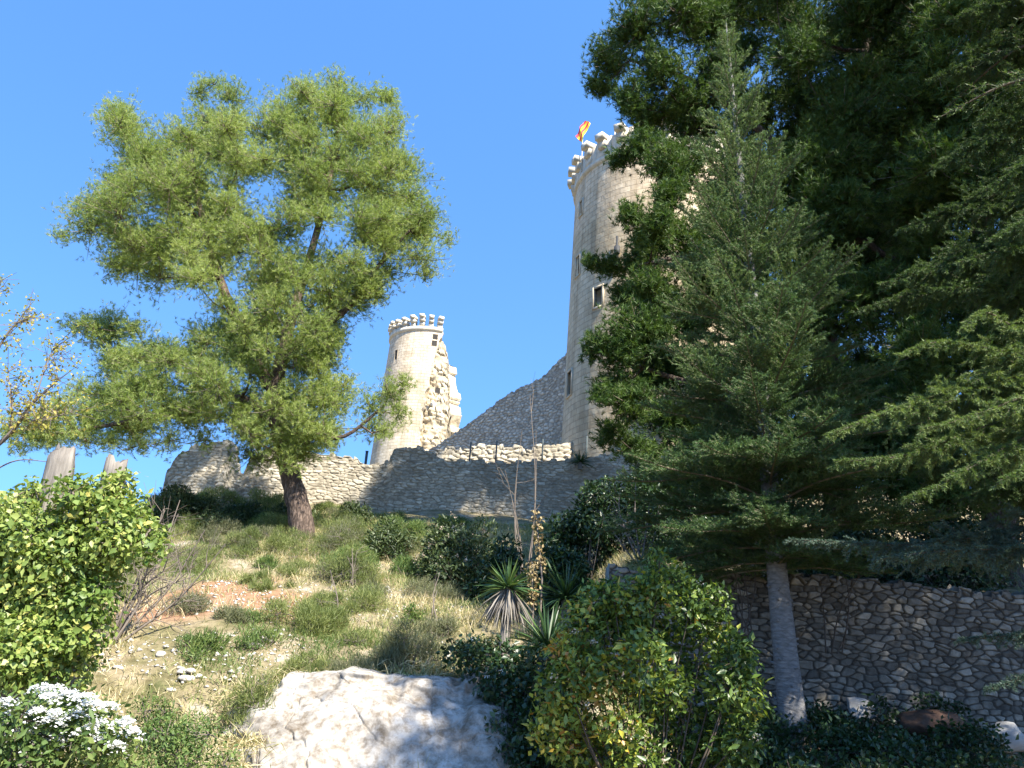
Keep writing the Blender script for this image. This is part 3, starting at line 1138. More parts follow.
# ------------------------------------------------------------------ pines
def pine(name, loc, label, cat, trunk, trad, clumps, mat, bark, seed, dens=1.0, nl=.13, nw=.015, flat=.8, limbs=(), group=None, sub=26, shoots=14, per=9, upb=.35):
    rng = np.random.default_rng(seed)
    root = thing(name, loc, label, cat, group)
    tr = smooth_path(trunk, 7)
    rad = np.interp(np.linspace(0, 1, len(tr)), np.linspace(0, 1, len(trad)), trad)
    g = G()
    tube(g, tr, rad, 12, .5, .05, rng)
    nodes = [(p, r) for p, r in zip(tr[len(tr) // 4:], rad[len(tr) // 4:])]
    for lp, lr in limbs:
        lpth = smooth_path(lp, 5)
        lrad = np.linspace(lr[0], lr[1], len(lpth))
        tube(g, lpth, lrad, 8, .5, .05, rng)
        nodes += list(zip(lpth, lrad))
    NP = np.array([n_[0] for n_ in nodes])
    NR = np.array([n_[1] for n_ in nodes])
    C = np.array([c_[0] for c_ in clumps])
    R = np.array([c_[1] for c_ in clumps])
    V0 = np.array([c_[2] if len(c_) > 2 else 0 for c_ in clumps])
    order = np.argsort([np.min(np.linalg.norm(NP - c_, axis=1)) for c_ in C])
    for i in order:
        d = np.linalg.norm(NP - C[i], axis=1) + .9 * np.maximum(0, NP[:, 2] - C[i][2])
        j = int(np.argmin(d))
        a, b = NP[j], C[i]
        L = np.linalg.norm(b - a)
        if L < .05:
            continue
        r0 = min(NR[j] * .72, .018 + .022 * L + .01 * R[i])
        n_ = max(3, int(L / .45) + 2)
        tt_ = np.linspace(0, 1, n_)[:, None]
        bow = np.array([0, 0, -.12 * L + .05 * rng.normal() * L]) + rng.normal(size=3) * .05 * L
        pth = a * (1 - tt_) + b * tt_ + bow * (np.sin(math.pi * tt_))
        rr = np.linspace(r0, max(.012, r0 * .35), n_)
        tube(g, pth, rr, 6, .5)
        NP = np.concatenate([NP, pth[1:]])
        NR = np.concatenate([NR, rr[1:]])
    g.build('trunk', bark, root, smooth=True)
    # shoots
    gs, gn = G(), G()
    cen = C.mean(0)
    for i in range(len(C)):
        ns_ = max(6, int(sub * dens * min(1.6, (R[i] / .9)) ** 1.5))
        dr = norm(rng.normal(size=(ns_, 3)) + upb * np.array([0, 0, 1.]) + .25 * norm(C[i] - cen))
        ext = R[i] * np.where(rng.random(ns_) < .25, rng.uniform(.9, 1.35, ns_), rng.uniform(.45, 1.1, ns_))
        E_ = C[i] + dr * ext[:, None] * np.array([1, 1, flat])
        mid = C[i] * .5 + E_ * .5 - [0, 0, .08] * R[i][..., None]
        sticks(gs, np.repeat(C[i][None], ns_, 0), mid, .012, .009)
        sticks(gs, mid, E_, .009, .004)
        k = shoots
        tt_ = rng.uniform(.35, 1.02, (ns_, k, 1))
        sp = C[i] + (E_ - C[i])[:, None, :] * tt_ + np.clip(rng.normal(size=(ns_, k, 3)), -1.5, 1.5) * (.11 + .07 * R[i])
        sd = norm(.8 * dr[:, None, :] + .75 * rng.normal(size=(ns_, k, 3)) + np.array([0, 0, .45]))
        sp = sp.reshape(-1, 3)
        sd = sd.reshape(-1, 3)
        sv = np.clip(.5 + V0[i] + .17 * rng.normal(size=len(sp)), 0, 1)
        back = sp - sd * .1
        q = rng.random(len(sp)) < .5
        sticks(gs, back[q], sp[q], .004, .003)
        P = np.repeat(sp, per, 0)
        D0 = np.repeat(sd, per, 0)
        P = P - D0 * rng.uniform(0, .12, (len(P), 1))
        D = norm(D0 * .8 + perp(D0, rng) * rng.uniform(.3, 1.0, (len(P), 1)))
        needles(gn, P, D, nl * rng.uniform(.75, 1.2, len(P)), nw, np.clip(np.repeat(sv, per) + .08 * rng.normal(size=len(P)), 0, 1), rng)
    gs.build('twigs', M['needle_twig'], root)
    gn.build('crown', mat, root)
    return root


rng = np.random.default_rng(42)
LP = 22.0
OUT = np.array([(100, 108), (125, 100), (160, 140), (183, 92), (205, 82), (236, 84), (262, 116), (288, 80), (322, 66), (350, 72), (378, 98), (393, 84), (400, 122), (426, 150), (430, 190), (452, 232), (442, 262), (420, 288), (398, 286), (376, 312), (352, 330), (340, 368),
                (368, 388), (405, 378), (412, 415), (372, 440), (348, 424), (325, 455), (275, 478), (248, 478), (236, 462), (228, 432), (180, 440), (120, 448), (60, 448), (12, 446), (28, 420), (75, 388), (100, 372), (64, 334), (78, 310), (112, 302), (150, 328), (178, 320), (160, 298), (105, 274),
                (60, 242), (76, 200), (108, 168)], float)


def inside(x, y, P):
    x1, y1 = P[:, 0], P[:, 1]
    x2, y2 = np.roll(x1, -1), np.roll(y1, -1)
    c = ((y1 > y) != (y2 > y)) & (x < (x2 - x1) * (y - y1) / (y2 - y1 + 1e-9) + x1)
    return c.sum() % 2 == 1


def edge_dist(x, y, P):
    a, b = P, np.roll(P, -1, 0)
    ab = b - a
    t_ = np.clip((([x, y] - a) * ab).sum(1) / (ab ** 2).sum(1), 0, 1)
    return np.min(np.linalg.norm(a + ab * t_[:, None] - [x, y], axis=1))


clumps = []
holes = [(268, 196, 12), (352, 200, 9), (186, 308, 16), (240, 292, 9), (312, 246, 9), (150, 214, 8)]
for lay, (yl, stp) in enumerate([(-1.7, 31), (0.1, 29), (1.8, 33)]):
    for gy in range(70, 480, stp):
        for gx in range(5, 460, stp):
            px_, py_ = gx + rng.uniform(-11, 11) + (gy // stp % 2) * stp / 2, gy + rng.uniform(-11, 11)
            if not inside(px_, py_, OUT):
                continue
            ed = edge_dist(px_, py_, OUT)
            if ed < (5 if lay == 1 else 16):
                continue
            if any(math.hypot(px_ - a, py_ - b_) < q_ + 13 for a, b_, q_ in holes):
                continue
            depth_ = yl * min(1, ed / 35) + rng.uniform(-.7, .7)
            p = at(px_, py_, LP + depth_)
            rpx = min(rng.uniform(20, 30), max(13, ed + 8))
            tone = fbm(p[None] * .55, 2)[0]
            clumps.append((p, rpx * mpp(p), .22 * tone + .05 * rng.normal()))
for (px_, py_, r_, dy_) in [(388, 393, 20, -1), (398, 414, 15, -1), (370, 405, 18, -1), (384, 430, 11, -1), (402, 383, 12, -1), (30, 434, 14, -1.5), (50, 424, 18, -1.5), (75, 432, 16, -1.5), (300, 440, 20, -1), (322, 432, 18, -1.2), (285, 462, 16, -1),
                            (20, 445, 10, -1.5), (40, 438, 16, -1.4), (85, 440, 18, -1.4), (140, 445, 16, -1.2), (170, 440, 16, -1.2), (12, 430, 15, -1.6), (60, 408, 20, -1.5), (110, 440, 16, -1.4), (205, 440, 14, -1), (390, 100, 10, 0), (395, 118, 12, 0), (112, 112, 10, 0), (215, 84, 9, 0), (448, 240, 9, 0), (64, 236, 9, 0), (72, 325, 9, 0)]:
    p = at(px_, py_, LP + dy_)
    clumps.append((p, r_ * mpp(p), .05 * rng.normal()))
tk = [at(a, b_, Y_) for a, b_, Y_ in [(304, 538, 22), (298, 505, 22), (288, 465, 22), (280, 430, 22), (276, 395, 22), (283, 350, 21.8), (300, 290, 21.8), (320, 220, 22), (335, 150, 22), (340, 110, 22)]]
bz = float(ground_z(tk[0][0], tk[0][1]))
tk[0][2] = bz - .15
limbs = [([tk[4], at(250, 350, 22), at(220, 280, 22), at(200, 210, 22), at(190, 150, 22)], (.2, .05)),
         ([tk[3], at(240, 398, 21.5), at(180, 410, 21), at(110, 425, 20.8), at(50, 435, 20.5)], (.15, .03)),
         ([tk[3], at(310, 436, 21.4), at(345, 436, 21), at(385, 405, 21)], (.10, .03)),
         ([tk[5], at(340, 315, 21.6), at(375, 270, 21.5), at(410, 230, 21.5)], (.14, .04))]
pine('pine_tree', (tk[0][0], tk[0][1], bz), 'sunlit bright green pine with leaning trunk on the left bank', 'tree', tk, [.36, .30, .27, .25, .21, .15, .11, .07, .03], clumps, M['pine'], M['bark_pine'], 1, 1.12, limbs=limbs, sub=30, shoots=14, per=12, nw=.0115, nl=.12)


def pine_fill(cells, seed):
    r = np.random.default_rng(seed)
    out = []
    for (px, py, rp, Y_, dv) in cells:
        p = at(px, py, Y_)
        out.append((p, rp * mpp(p), dv))
    return out


rng = np.random.default_rng(77)
edge = [(612, 62, 26), (640, 32, 32), (662, 75, 32), (600, 86, 14), (628, 102, 22), (655, 118, 24), (682, 15, 38), (722, 0, 40), (660, -20, 34), (700, -40, 36), (640, 150, 20), (622, 160, 12), (668, 165, 26), (632, 216, 16), (656, 226, 24), (668, 195, 20),
        (640, 262, 22), (612, 265, 14), (592, 262, 8), (630, 298, 20), (596, 345, 15), (618, 350, 26), (600, 392, 14), (640, 330, 32), (632, 402, 28), (660, 300, 36), (612, 432, 16), (640, 450, 24), (655, 332, 26), (650, 290, 24), (664, 240, 28), (643, 243, 16), (668, 160, 24), (650, 375, 26), (622, 385, 18), (670, 420, 34), (665, 370, 36)]
cA, cB = [], []
for c_ in edge:
    cA.append((c_[0], c_[1], c_[2], 18.3 + rng.uniform(-1.3, 1.3), .05 * rng.normal() + .05))
gaps = [(840, 340, 17), (884, 252, 7), (757, 362, 7), (872, 318, 5)]
for gy in range(-170, 510, 38):
    for gx in range(650, 1120, 40):
        if gx < 690 and 0 < gy < 470:
            continue
        px, py = gx + rng.uniform(-16, 16) + (gy // 38 % 2) * 20, gy + rng.uniform(-14, 14)
        if any(math.hypot(px - a, py - b_) < r_ + 9 for a, b_, r_ in gaps):
            continue
        rp = rng.uniform(26, 40)
        if px < 905:
            cA.append((px, py, rp, 18.8 + rng.uniform(-2.2, 2.4), .08 * rng.normal()))
        else:
            cB.append((px, py, rp, 16.0 + rng.uniform(-2.2, 2.2), .08 * rng.normal()))
for (px_, py_, r_, Y_) in [(828, 165, 34, 17.6), (842, 120, 34, 17.6), (858, 85, 32, 17.8), (815, 205, 32, 17.5), (800, 240, 30, 17.5), (845, 205, 28, 17.2), (870, 290, 26, 17.5), (905, 300, 30, 17), (850, 390, 30, 17.5), (815, 300, 28, 17.5), (895, 400, 34, 17), (850, 450, 36, 17.5), (910, 460, 36, 17), (790, 450, 34, 17.5)]:
    cA.append((px_, py_, r_, Y_, .05 * rng.normal()))
tA = [at(a, b_, 19.) for a, b_ in [(848, 560), (836, 470), (824, 345), (818, 200), (850, 115), (872, 20), (885, -110)]]
bzA = float(ground_z(tA[0][0], 19.))
tA[0][2] = bzA - .2
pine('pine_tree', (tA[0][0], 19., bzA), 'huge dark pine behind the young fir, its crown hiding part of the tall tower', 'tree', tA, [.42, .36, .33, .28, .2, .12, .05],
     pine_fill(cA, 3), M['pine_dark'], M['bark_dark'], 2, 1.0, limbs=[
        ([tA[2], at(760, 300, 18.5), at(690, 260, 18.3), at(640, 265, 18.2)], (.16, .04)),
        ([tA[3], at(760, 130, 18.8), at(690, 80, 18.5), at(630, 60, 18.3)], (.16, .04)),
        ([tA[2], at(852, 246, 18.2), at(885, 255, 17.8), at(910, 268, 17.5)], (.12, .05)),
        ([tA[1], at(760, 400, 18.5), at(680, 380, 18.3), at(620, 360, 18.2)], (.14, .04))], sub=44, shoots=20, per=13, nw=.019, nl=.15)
tB = [at(a, b_, 16.2) for a, b_ in [(1000, 560), (992, 420), (985, 280), (978, 120), (975, -40), (975, -150)]]
bzB = float(ground_z(tB[0][0], 16.2))
tB[0][2] = bzB - .2
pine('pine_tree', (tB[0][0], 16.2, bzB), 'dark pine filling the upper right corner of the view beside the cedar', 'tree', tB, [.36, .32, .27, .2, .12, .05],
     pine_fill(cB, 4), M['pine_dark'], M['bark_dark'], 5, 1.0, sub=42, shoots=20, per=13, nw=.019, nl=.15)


# ------------------------------------------------------------------ fir and cedar (needled boughs)
def brush(g, A, B, dens, L, W, val, rng, fwd=.7, up=0.0):
    ln = np.linalg.norm(B - A, axis=1)
    n_ = np.maximum(1, (ln * dens).astype(int))
    idx = np.repeat(np.arange(len(A)), n_)
    t_ = rng.random(len(idx))[:, None]
    P = A[idx] * (1 - t_) + B[idx] * t_
    ax = norm(B - A)[idx]
    D = norm(ax * fwd + perp(ax, rng) * rng.uniform(.5, 1.1, (len(idx), 1)) + [0, 0, up])
    needles(g, P, D, L * rng.uniform(.7, 1.2, len(idx)), W, np.clip(np.broadcast_to(val, (len(A),))[idx] + .1 * rng.normal(size=len(idx)), 0, 1), rng)


def bough(gs, gn, axis_pts, sec_len, rng, weep=0.0, base_r=.03, step=.11, ang=.9, droop=.12, dens=170, L=.042, W=.007, val=.5, tert=.2, tdens=.09, bare=.12, rise=0.0):
    pth = smooth_path(axis_pts, 6)
    S = np.concatenate([[0], np.cumsum(np.linalg.norm(np.diff(pth, axis=0), axis=1))])
    Lt = S[-1]
    rr = np.linspace(base_r, .006, len(pth))
    tube(gs, pth, rr, 5, .5, cap=False)
    s = np.arange(Lt * bare, Lt, step)
    if len(s) == 0:
        return
    s = s + rng.uniform(-.3, .3, len(s)) * step
    P = np.stack([np.interp(s, S, pth[:, k]) for k in range(3)], 1)
    Dp = norm(np.stack([np.interp(s, S, np.gradient(pth[:, k], S)) for k in range(3)], 1))
    side = norm(np.cross(Dp, [0, 0, 1.]))
    A2, B2, V2 = [], [], []
    for sg in (-1, 1):
        ln = sec_len * np.clip(1.15 * (1 - (s / Lt) ** 1.6), .12, 1) * np.clip(.35 + 2.0 * s / Lt, 0, 1) * rng.uniform(.6, 1.15, len(s))
        d = norm(Dp * math.cos(ang) + sg * side * math.sin(ang) + np.stack([0 * s, 0 * s, rise + weep * rng.uniform(-1.5, 1.0, len(s))], 1) + (.15 + .35 * weep) * rng.normal(size=P.shape))
        mid = P + d * ln[:, None] * .55 - np.array([0, 0, .25 * droop]) * ln[:, None]
        end = P + d * ln[:, None] - np.array([0, 0, 1.0 * droop]) * ln[:, None]
        vv_ = val + .1 * rng.normal(size=len(s))
        A2 += [P, mid]
        B2 += [mid, end]
        V2 += [vv_, vv_ + .1]
        # tertiary
        if tert:
            nt_ = np.maximum(1, (ln / tdens).astype(int))
            idx = np.repeat(np.arange(len(s)), nt_)
            tq = rng.uniform(.12, 1, len(idx))[:, None]
            base = np.where(tq < .55, P[idx] + (mid - P)[idx] * tq / .55, mid[idx] + (end - mid)[idx] * (tq - .55) / .45)
            s3 = np.cross(d[idx], [0, 0, 1.]) * rng.choice([-1, 1], len(idx))[:, None]
            d3 = norm(d[idx] * .75 + s3 * .7 + [0, 0, rise * .7] + .25 * rng.normal(size=base.shape))
            l3 = tert * np.clip(1.1 - tq[:, 0] * .6, .2, 1) * rng.uniform(.6, 1.2, len(idx)) * np.clip(ln[idx] / .35, .3, 1)
            A2.append(base)
            B2.append(base + d3 * l3[:, None] - np.array([0, 0, .5 * droop]) * l3[:, None])
            V2.append(val + .13 * rng.normal(size=len(idx)) + .05)
    # needles on the axis itself
    k0 = len(pth) // 5
    A2.append(pth[k0:-1])
    B2.append(pth[k0 + 1:])
    V2.append(np.full(len(pth) - 1 - k0, val + .05))
    for _ in range(3 if weep else 1):
        A2.append(pth[k0:-1] + rng.normal(size=(len(pth) - 1 - k0, 3)) * .012)
        B2.append(pth[k0 + 1:] + [0, 0, .012])
        V2.append(np.full(len(pth) - 1 - k0, val + .05))
    A2, B2, V2 = np.concatenate(A2), np.concatenate(B2), np.concatenate(V2)
    sticks(gs, A2, B2, .004, .002)
    brush(gn, A2, B2, dens, L, W, V2, rng)


# the young fir in front of the retaining wall
rng = np.random.default_rng(8)
fz = float(ground_z(4.07, 12.0))
ft_ = np.array([at(796, 742, 12.0), at(785, 650, 12.0), at(776, 560, 12.0), at(765, 430, 12.0), at(750, 270, 12.0), at(737, 140, 12.0), at(726, 22, 12.0)])
ft_[0, 2] = fz - .1
root = thing('fir_tree', (ft_[0][0], 12.0, fz), 'slender young fir with bare grey lower trunk in front of the retaining wall', 'tree')
g = G()
tpth = smooth_path(ft_, 7)
tS = tpth[:, 2]
trd = np.interp(tS, [fz, fz + .12, fz + .4, fz + 2.4, 8, 12, ft_[-1, 2]], [.30, .235, .195, .15, .09, .04, .008])
tube(g, tpth, trd, 14, .5, .015, rng)
for k in range(26):    # knots and branch stubs on the bare bole
    zz_ = fz + .25 + 2.1 * rng.random()
    a = rng.uniform(-2.2, 2.2)
    c0 = np.array([np.interp(zz_, tS, tpth[:, 0]), np.interp(zz_, tS, tpth[:, 1]), zz_])
    rr_ = np.interp(zz_, tS, trd)
    d = np.array([math.sin(a), -math.cos(a), .2])
    tube(g, [c0 + d * rr_ * .9, c0 + d * (rr_ + .025 + .03 * rng.random())], [.022, .016], 6)
g.build('trunk', M['bark_grey'], root, smooth=True)
gs, gn = G(), G()
zlo, zhi = fz + 2.45, ft_[-1, 2]
nbr = 165
for k in range(nbr):
    q = (k + rng.random()) / nbr
    q = q ** 1.2
    z = zlo + (zhi - .15 - zlo) * q
    a = k * 2.399963 + rng.normal() * .2
    # length profile by height fraction
    Lb = np.interp(q, [0, .05, .17, .34, .5, .66, .85, .95, 1], [1.7, 2.55, 2.45, 1.95, 1.4, .95, .48, .26, .10]) * rng.uniform(.72, 1.12)
    up = np.interp(q, [0, .3, .6, 1], [.0, .32, .8, 1.3])
    c0 = np.array([np.interp(z, tS, tpth[:, 0]), np.interp(z, tS, tpth[:, 1]), z])
    h = np.array([math.cos(a), math.sin(a), 0])
    up = up + .12 * rng.normal()
    pts = [c0, c0 + h * Lb * .35 + [0, 0, Lb * .35 * up], c0 + h * Lb * .7 + [0, 0, Lb * (.7 * up - .06)], c0 + h * Lb * .98 + [0, 0, Lb * (.98 * up - .08 + .06 * q)]]
    bough(gs, gn, pts, .34 * Lb + .12, rng, base_r=.006 + .006 * Lb, step=.088, ang=.8, droop=.08, dens=300, L=.042, W=.0085,
          val=.36 + .34 * q + .06 * rng.normal(), tert=.22, tdens=.10, bare=.06, rise=.22 + .3 * q)  # needle tone lightens with height: sun on the top put into colour
tipA = tpth[-12:-1]
brush(gn, tipA, tpth[-11:], 160, .05, .008, .75, rng)
gs.build('branches', M['needle_twig'], root)
gn.build('crown', M['fir'], root)

# the cedar standing just outside the right edge, its boughs reaching into the view
rng = np.random.default_rng(18)
CX, CY = 7.9, 8.6
cz = float(ground_z(CX, CY))
root = thing('cedar_tree', (CX, CY, cz), 'drooping pale green cedar boughs reaching in from the right edge', 'tree')
g = G()
cpth = smooth_path([(CX, CY, cz - .1), (CX + .05, CY, cz + 3), (CX - .05, CY + .1, cz + 7), (CX, CY, cz + 12), (CX, CY, cz + 16)], 6)
tube(g, cpth, np.linspace(.34, .04, len(cpth)), 12, .5, .03, rng)
g.build('trunk', M['bark_dark'], root, smooth=True)
gs, gn, gb = G(), G(), G()


def cb(pts, sl_, val, gg_=None, **kw):
    P0 = [at(*p) for p in pts]
    first = np.array([CX, CY, P0[0][2] - .1])
    bough(gs, gg_ or gn, [first] + P0, sl_, rng, base_r=.02, step=.045, ang=.75, droop=.35, weep=.42, dens=420, L=.036, W=.0075, val=val, tert=.25, tdens=.07, bare=.22, **kw)


# lower boughs, sunlight put into their lighter needle tone
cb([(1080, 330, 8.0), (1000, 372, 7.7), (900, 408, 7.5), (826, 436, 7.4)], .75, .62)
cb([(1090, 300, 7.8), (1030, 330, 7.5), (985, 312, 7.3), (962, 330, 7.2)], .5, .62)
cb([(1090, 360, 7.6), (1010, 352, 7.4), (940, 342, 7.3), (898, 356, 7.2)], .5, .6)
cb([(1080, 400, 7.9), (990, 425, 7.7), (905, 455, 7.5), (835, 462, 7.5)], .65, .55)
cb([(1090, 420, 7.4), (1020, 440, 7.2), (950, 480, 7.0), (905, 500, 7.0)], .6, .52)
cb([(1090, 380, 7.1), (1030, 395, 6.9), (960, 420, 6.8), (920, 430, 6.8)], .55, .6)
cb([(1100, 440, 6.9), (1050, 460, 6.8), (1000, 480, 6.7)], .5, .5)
# low boughs, shade put into darker blue-green needles
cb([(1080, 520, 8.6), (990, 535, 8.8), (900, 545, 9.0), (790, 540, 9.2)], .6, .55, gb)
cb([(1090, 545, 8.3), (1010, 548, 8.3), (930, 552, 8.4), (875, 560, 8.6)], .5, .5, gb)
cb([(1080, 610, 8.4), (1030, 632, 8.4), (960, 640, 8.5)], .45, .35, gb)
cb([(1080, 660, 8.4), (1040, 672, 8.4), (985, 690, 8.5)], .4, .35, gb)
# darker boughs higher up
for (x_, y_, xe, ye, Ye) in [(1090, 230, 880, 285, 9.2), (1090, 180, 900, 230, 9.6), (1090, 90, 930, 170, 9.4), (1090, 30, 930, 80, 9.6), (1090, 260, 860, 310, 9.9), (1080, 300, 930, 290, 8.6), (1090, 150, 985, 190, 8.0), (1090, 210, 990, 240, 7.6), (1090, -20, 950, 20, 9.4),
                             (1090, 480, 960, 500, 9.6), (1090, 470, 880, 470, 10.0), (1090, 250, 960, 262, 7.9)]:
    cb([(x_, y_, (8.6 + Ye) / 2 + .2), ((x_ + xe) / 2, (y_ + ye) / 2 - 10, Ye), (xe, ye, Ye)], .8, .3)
# the rest of the tree (off to the right): coarser boughs all round
for k in range(60):
    z = cz + 2.5 + 13 * ((k + rng.random()) / 60)
    a = k * 2.4
    h = np.array([math.cos(a), math.sin(a), 0])
    if (h[0] < -.1 and h[1] > -.9 and z < 9) or (h[1] < -.1 and h[0] > -.6 and z < 11):
        continue
    Lb = np.interp(z, [cz + 2, cz + 6, cz + 12, cz + 16], [3.4, 3.6, 2.4, .7])
    if h[0] < 0:
        Lb *= .75
    c0 = np.array([CX, CY, z])
    bough(gs, gn, [c0, c0 + h * Lb * .5 + [0, 0, .15], c0 + h * Lb + [0, 0, -.35]], .8, rng, base_r=.04, step=.22, ang=.8, droop=.2, dens=60, L=.07, W=.016, val=.4, tert=.3, tdens=.2, bare=.15)
gs.build('branches', M['cedar_twig'], root)
gn.build('crown', M['cedar'], root)
gb.build('low_boughs', M['cedar_blue'], root)

# unseen pine out of view to the right, added to shade the retaining wall
rng = np.random.default_rng(31)
sc_ = []
for k in range(84):
    d = norm(rng.normal(size=3))
    p = np.array([15.2, 5.3, 12.4]) + d * np.array([5.2, 4.6, 4.6]) * rng.random() ** .38
    sc_.append((p, rng.uniform(1.0, 1.6), 0))
pine('pine_tree', (15.2, 5.3, .2), 'tall unseen pine added to throw shade on the stone retaining wall', 'tree', [(15.2, 5.3, 0), (15.0, 5.2, 4), (15.3, 5.4, 9), (15.2, 5.3, 15)], [.35, .3, .22, .06],
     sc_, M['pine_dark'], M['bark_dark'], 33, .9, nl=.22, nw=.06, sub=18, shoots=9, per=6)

rng = np.random.default_rng(36)
sc_ = []
for k in range(75):
    d = norm(rng.normal(size=3))
    p = np.array([13.0, 23.5, 18.5]) + d * np.array([4.2, 3.2, 7.0]) * rng.random() ** .38
    sc_.append((p, rng.uniform(1.0, 1.6), 0))
pine('pine_tree', (13.0, 23.5, gz0(13.0, 23.5)), 'farthest dark pine, seen only through the gaps right of the fir', 'tree', [(13, 23.5, 4), (13.1, 23.6, 10), (12.9, 23.3, 17), (13, 23.5, 24)], [.38, .33, .25, .06],
     sc_, M['pine_dark'], M['bark_dark'], 35, .9, nl=.2, nw=.04, sub=22, shoots=11, per=7)

rng = np.random.default_rng(38)  # unseen pine added to dapple the rock face with shade
sc_ = []
for k in range(17):
    d = norm(rng.normal(size=3))
    p = np.array([7.3, .6, 14.2]) + d * np.array([1.6, 1.6, 2.0]) * rng.random() ** .4
    sc_.append((p, rng.uniform(.5, .9), 0))
pine('pine_tree', (8.6, -.6, 0), 'slim unseen pine added to throw dappled shade on the rock face and the yellowing bush', 'tree', [(8.6, -.6, -.1), (8.5, -.4, 5), (7.8, .1, 10), (7.4, .6, 15)], [.22, .18, .12, .04],
     sc_, M['pine_dark'], M['bark_dark'], 36, .9, nl=.2, nw=.04, sub=22, shoots=10, per=7)

rng = np.random.default_rng(37)  # unseen pine added to keep sun off the right-hand conifers
sc_ = []
for k in range(96):
    d = norm(rng.normal(size=3))
    p = np.array([16.3, 11.0, 18.0]) + d * np.array([5.2, 3.6, 8.5]) * rng.random() ** .38
    sc_.append((p, rng.uniform(1.0, 1.7), 0))
pine('pine_tree', (17.0, 13.2, gz0(16.3, 11.0)), 'tallest dark pine out of view at the right, added to keep the conifers in shade', 'tree', [(16.3, 11.0, .5), (16.4, 11.2, 8), (16.2, 11, 15), (16.3, 11, 23)], [.4, .33, .25, .06],
     sc_, M['pine_dark'], M['bark_dark'], 34, .9, nl=.22, nw=.06, sub=18, shoots=9, per=6)

# ------------------------------------------------------------------ shrubs and small plants
def gz(x, y):
    return float(ground_z(np.array([x]), np.array([y]))[0])


def shrub(name, label, cat, base, blobs, n, L, W, mat, rng, group=None, stem_mat='twig_dark', stems=5, flat=.6, narrow=False, blossoms=None, stem_r=.014, up=.25, vshift=None):
    """base point; blobs = list of (centre xyz, radius) whose skins carry the leaves"""
    base = np.asarray(base, float)
    root = thing(name, base, label, cat, group)
    C = np.array([b_[0] for b_ in blobs], float)
    R = np.array([b_[1] for b_ in blobs], float)
    prob = R ** 2 / (R ** 2).sum()
    k = rng.choice(len(C), n, p=prob)
    d = norm(rng.normal(size=(n, 3)) + [0, 0, up])
    P = C[k] + d * (R[k] * (1 - .55 * rng.random(n) ** 1.8))[:, None] * np.array([1, 1, .9]) + .03 * rng.normal(size=(n, 3))
    gzv = ground_z(P[:, 0], P[:, 1])
    P[:, 2] = np.maximum(P[:, 2], gzv + .02)
    bl = .12 * rng.normal(size=len(C))
    val = np.clip(.45 + bl[k] + .2 * rng.normal(size=n) + (vshift(P) if vshift else 0), 0, 1)
    g = G()
    if narrow:
        D = norm(d * .6 + .6 * rng.normal(size=(n, 3)) + [0, 0, .7])
        needles(g, P, D, L * rng.uniform(.6, 1.3, n), W, val, rng)
    else:
        D = norm(d * .5 + .8 * rng.normal(size=(n, 3)) + [0, 0, -.1])
        N = norm(d + .55 * rng.normal(size=(n, 3)) + [0, 0, .35])
        leaves(g, P, D, N, L * np.clip(rng.lognormal(0, .38, n), .4, 1.9), W * np.clip(rng.lognormal(0, .3, n), .5, 1.6), val)
    gs = G()
    for i in range(len(C)):
        b0 = base + [.25 * (C[i][0] - base[0]), .25 * (C[i][1] - base[1]), -.05]
        mid = (b0 + C[i]) / 2 + rng.normal(size=3) * .05
        tube(gs, smooth_path([b0, mid, C[i]], 3), np.linspace(stem_r, stem_r * .4, 7), 5, .5, cap=False)
        e = C[i] + norm(rng.normal(size=(7, 3)) + [0, 0, .2]) * R[i] * .85
        sticks(gs, np.repeat(C[i][None], 7, 0), e, .006, .003)
    gs.build('stems', M[stem_mat], root)
    g.build('foliage', M[mat], root)
    if blossoms:
        nb, br, bm, upb_ = blossoms
        gb_ = G()
        kk = rng.choice(len(C), nb, p=prob)
        dd_ = norm(rng.normal(size=(nb, 3)) + upb_)
        BP = C[kk] + dd_ * R[kk][:, None] * 1.03
        m_ = 16
        P2 = np.repeat(BP, m_, 0) + rng.normal(size=(nb * m_, 3)) * br * .45
        D2 = norm(rng.normal(size=(nb * m_, 3)))
        N2 = norm(np.repeat(dd_, m_, 0) + .6 * rng.normal(size=(nb * m_, 3)))
        leaves(gb_, P2, D2, N2, br * .55, br * .5, rng.random(nb * m_))
        gb_.build('blossoms', M[bm], root)
    return root


def dome(c, rx, ry, h, n, rng, r0=.35, ground=True):
    """lumpy dome of blobs standing on the ground at c"""
    out = []
    for _ in range(n):
        a = rng.uniform(0, 2 * math.pi)
        q = math.sqrt(rng.random())
        x, y = c[0] + rx * q * math.cos(a), c[1] + ry * q * math.sin(a)
        top = h * math.sqrt(max(0.05, 1 - q * q * .85))
        zb_ = gz(x, y) if ground else c[2]
        r = r0 * rng.uniform(.65, 1.2)
        out.append(((x, y, zb_ + max(r * .3, (top - r) * rng.uniform(.25, 1.0))), r))
    return out


rng = np.random.default_rng(101)


def px_shrub(name, label, cat, px, py, Y, wpx, hpx, n, L, W, mat, nb=12, group=None, ry=None, r0=None, **kw):
    """shrub whose foot is seen at (px, py): width and height given as seen there"""
    p = at(px, py, Y)
    k = mpp(p)
    z = gz(p[0], Y)
    rx = wpx * k / 2
    h = at(px, py - hpx, Y)[2] - z
    r0 = r0 or .33 * min(rx * 1.3, max(h, .3))
    bl = dome((p[0], Y, z), max(.05, rx - r0 * .8), ry or max(.1, min(rx, 1.2) - r0 * .6), h, nb, rng, r0)
    return shrub(name, label, cat, (p[0], Y, z), bl, n, L, W, mat, rng, group, **kw)


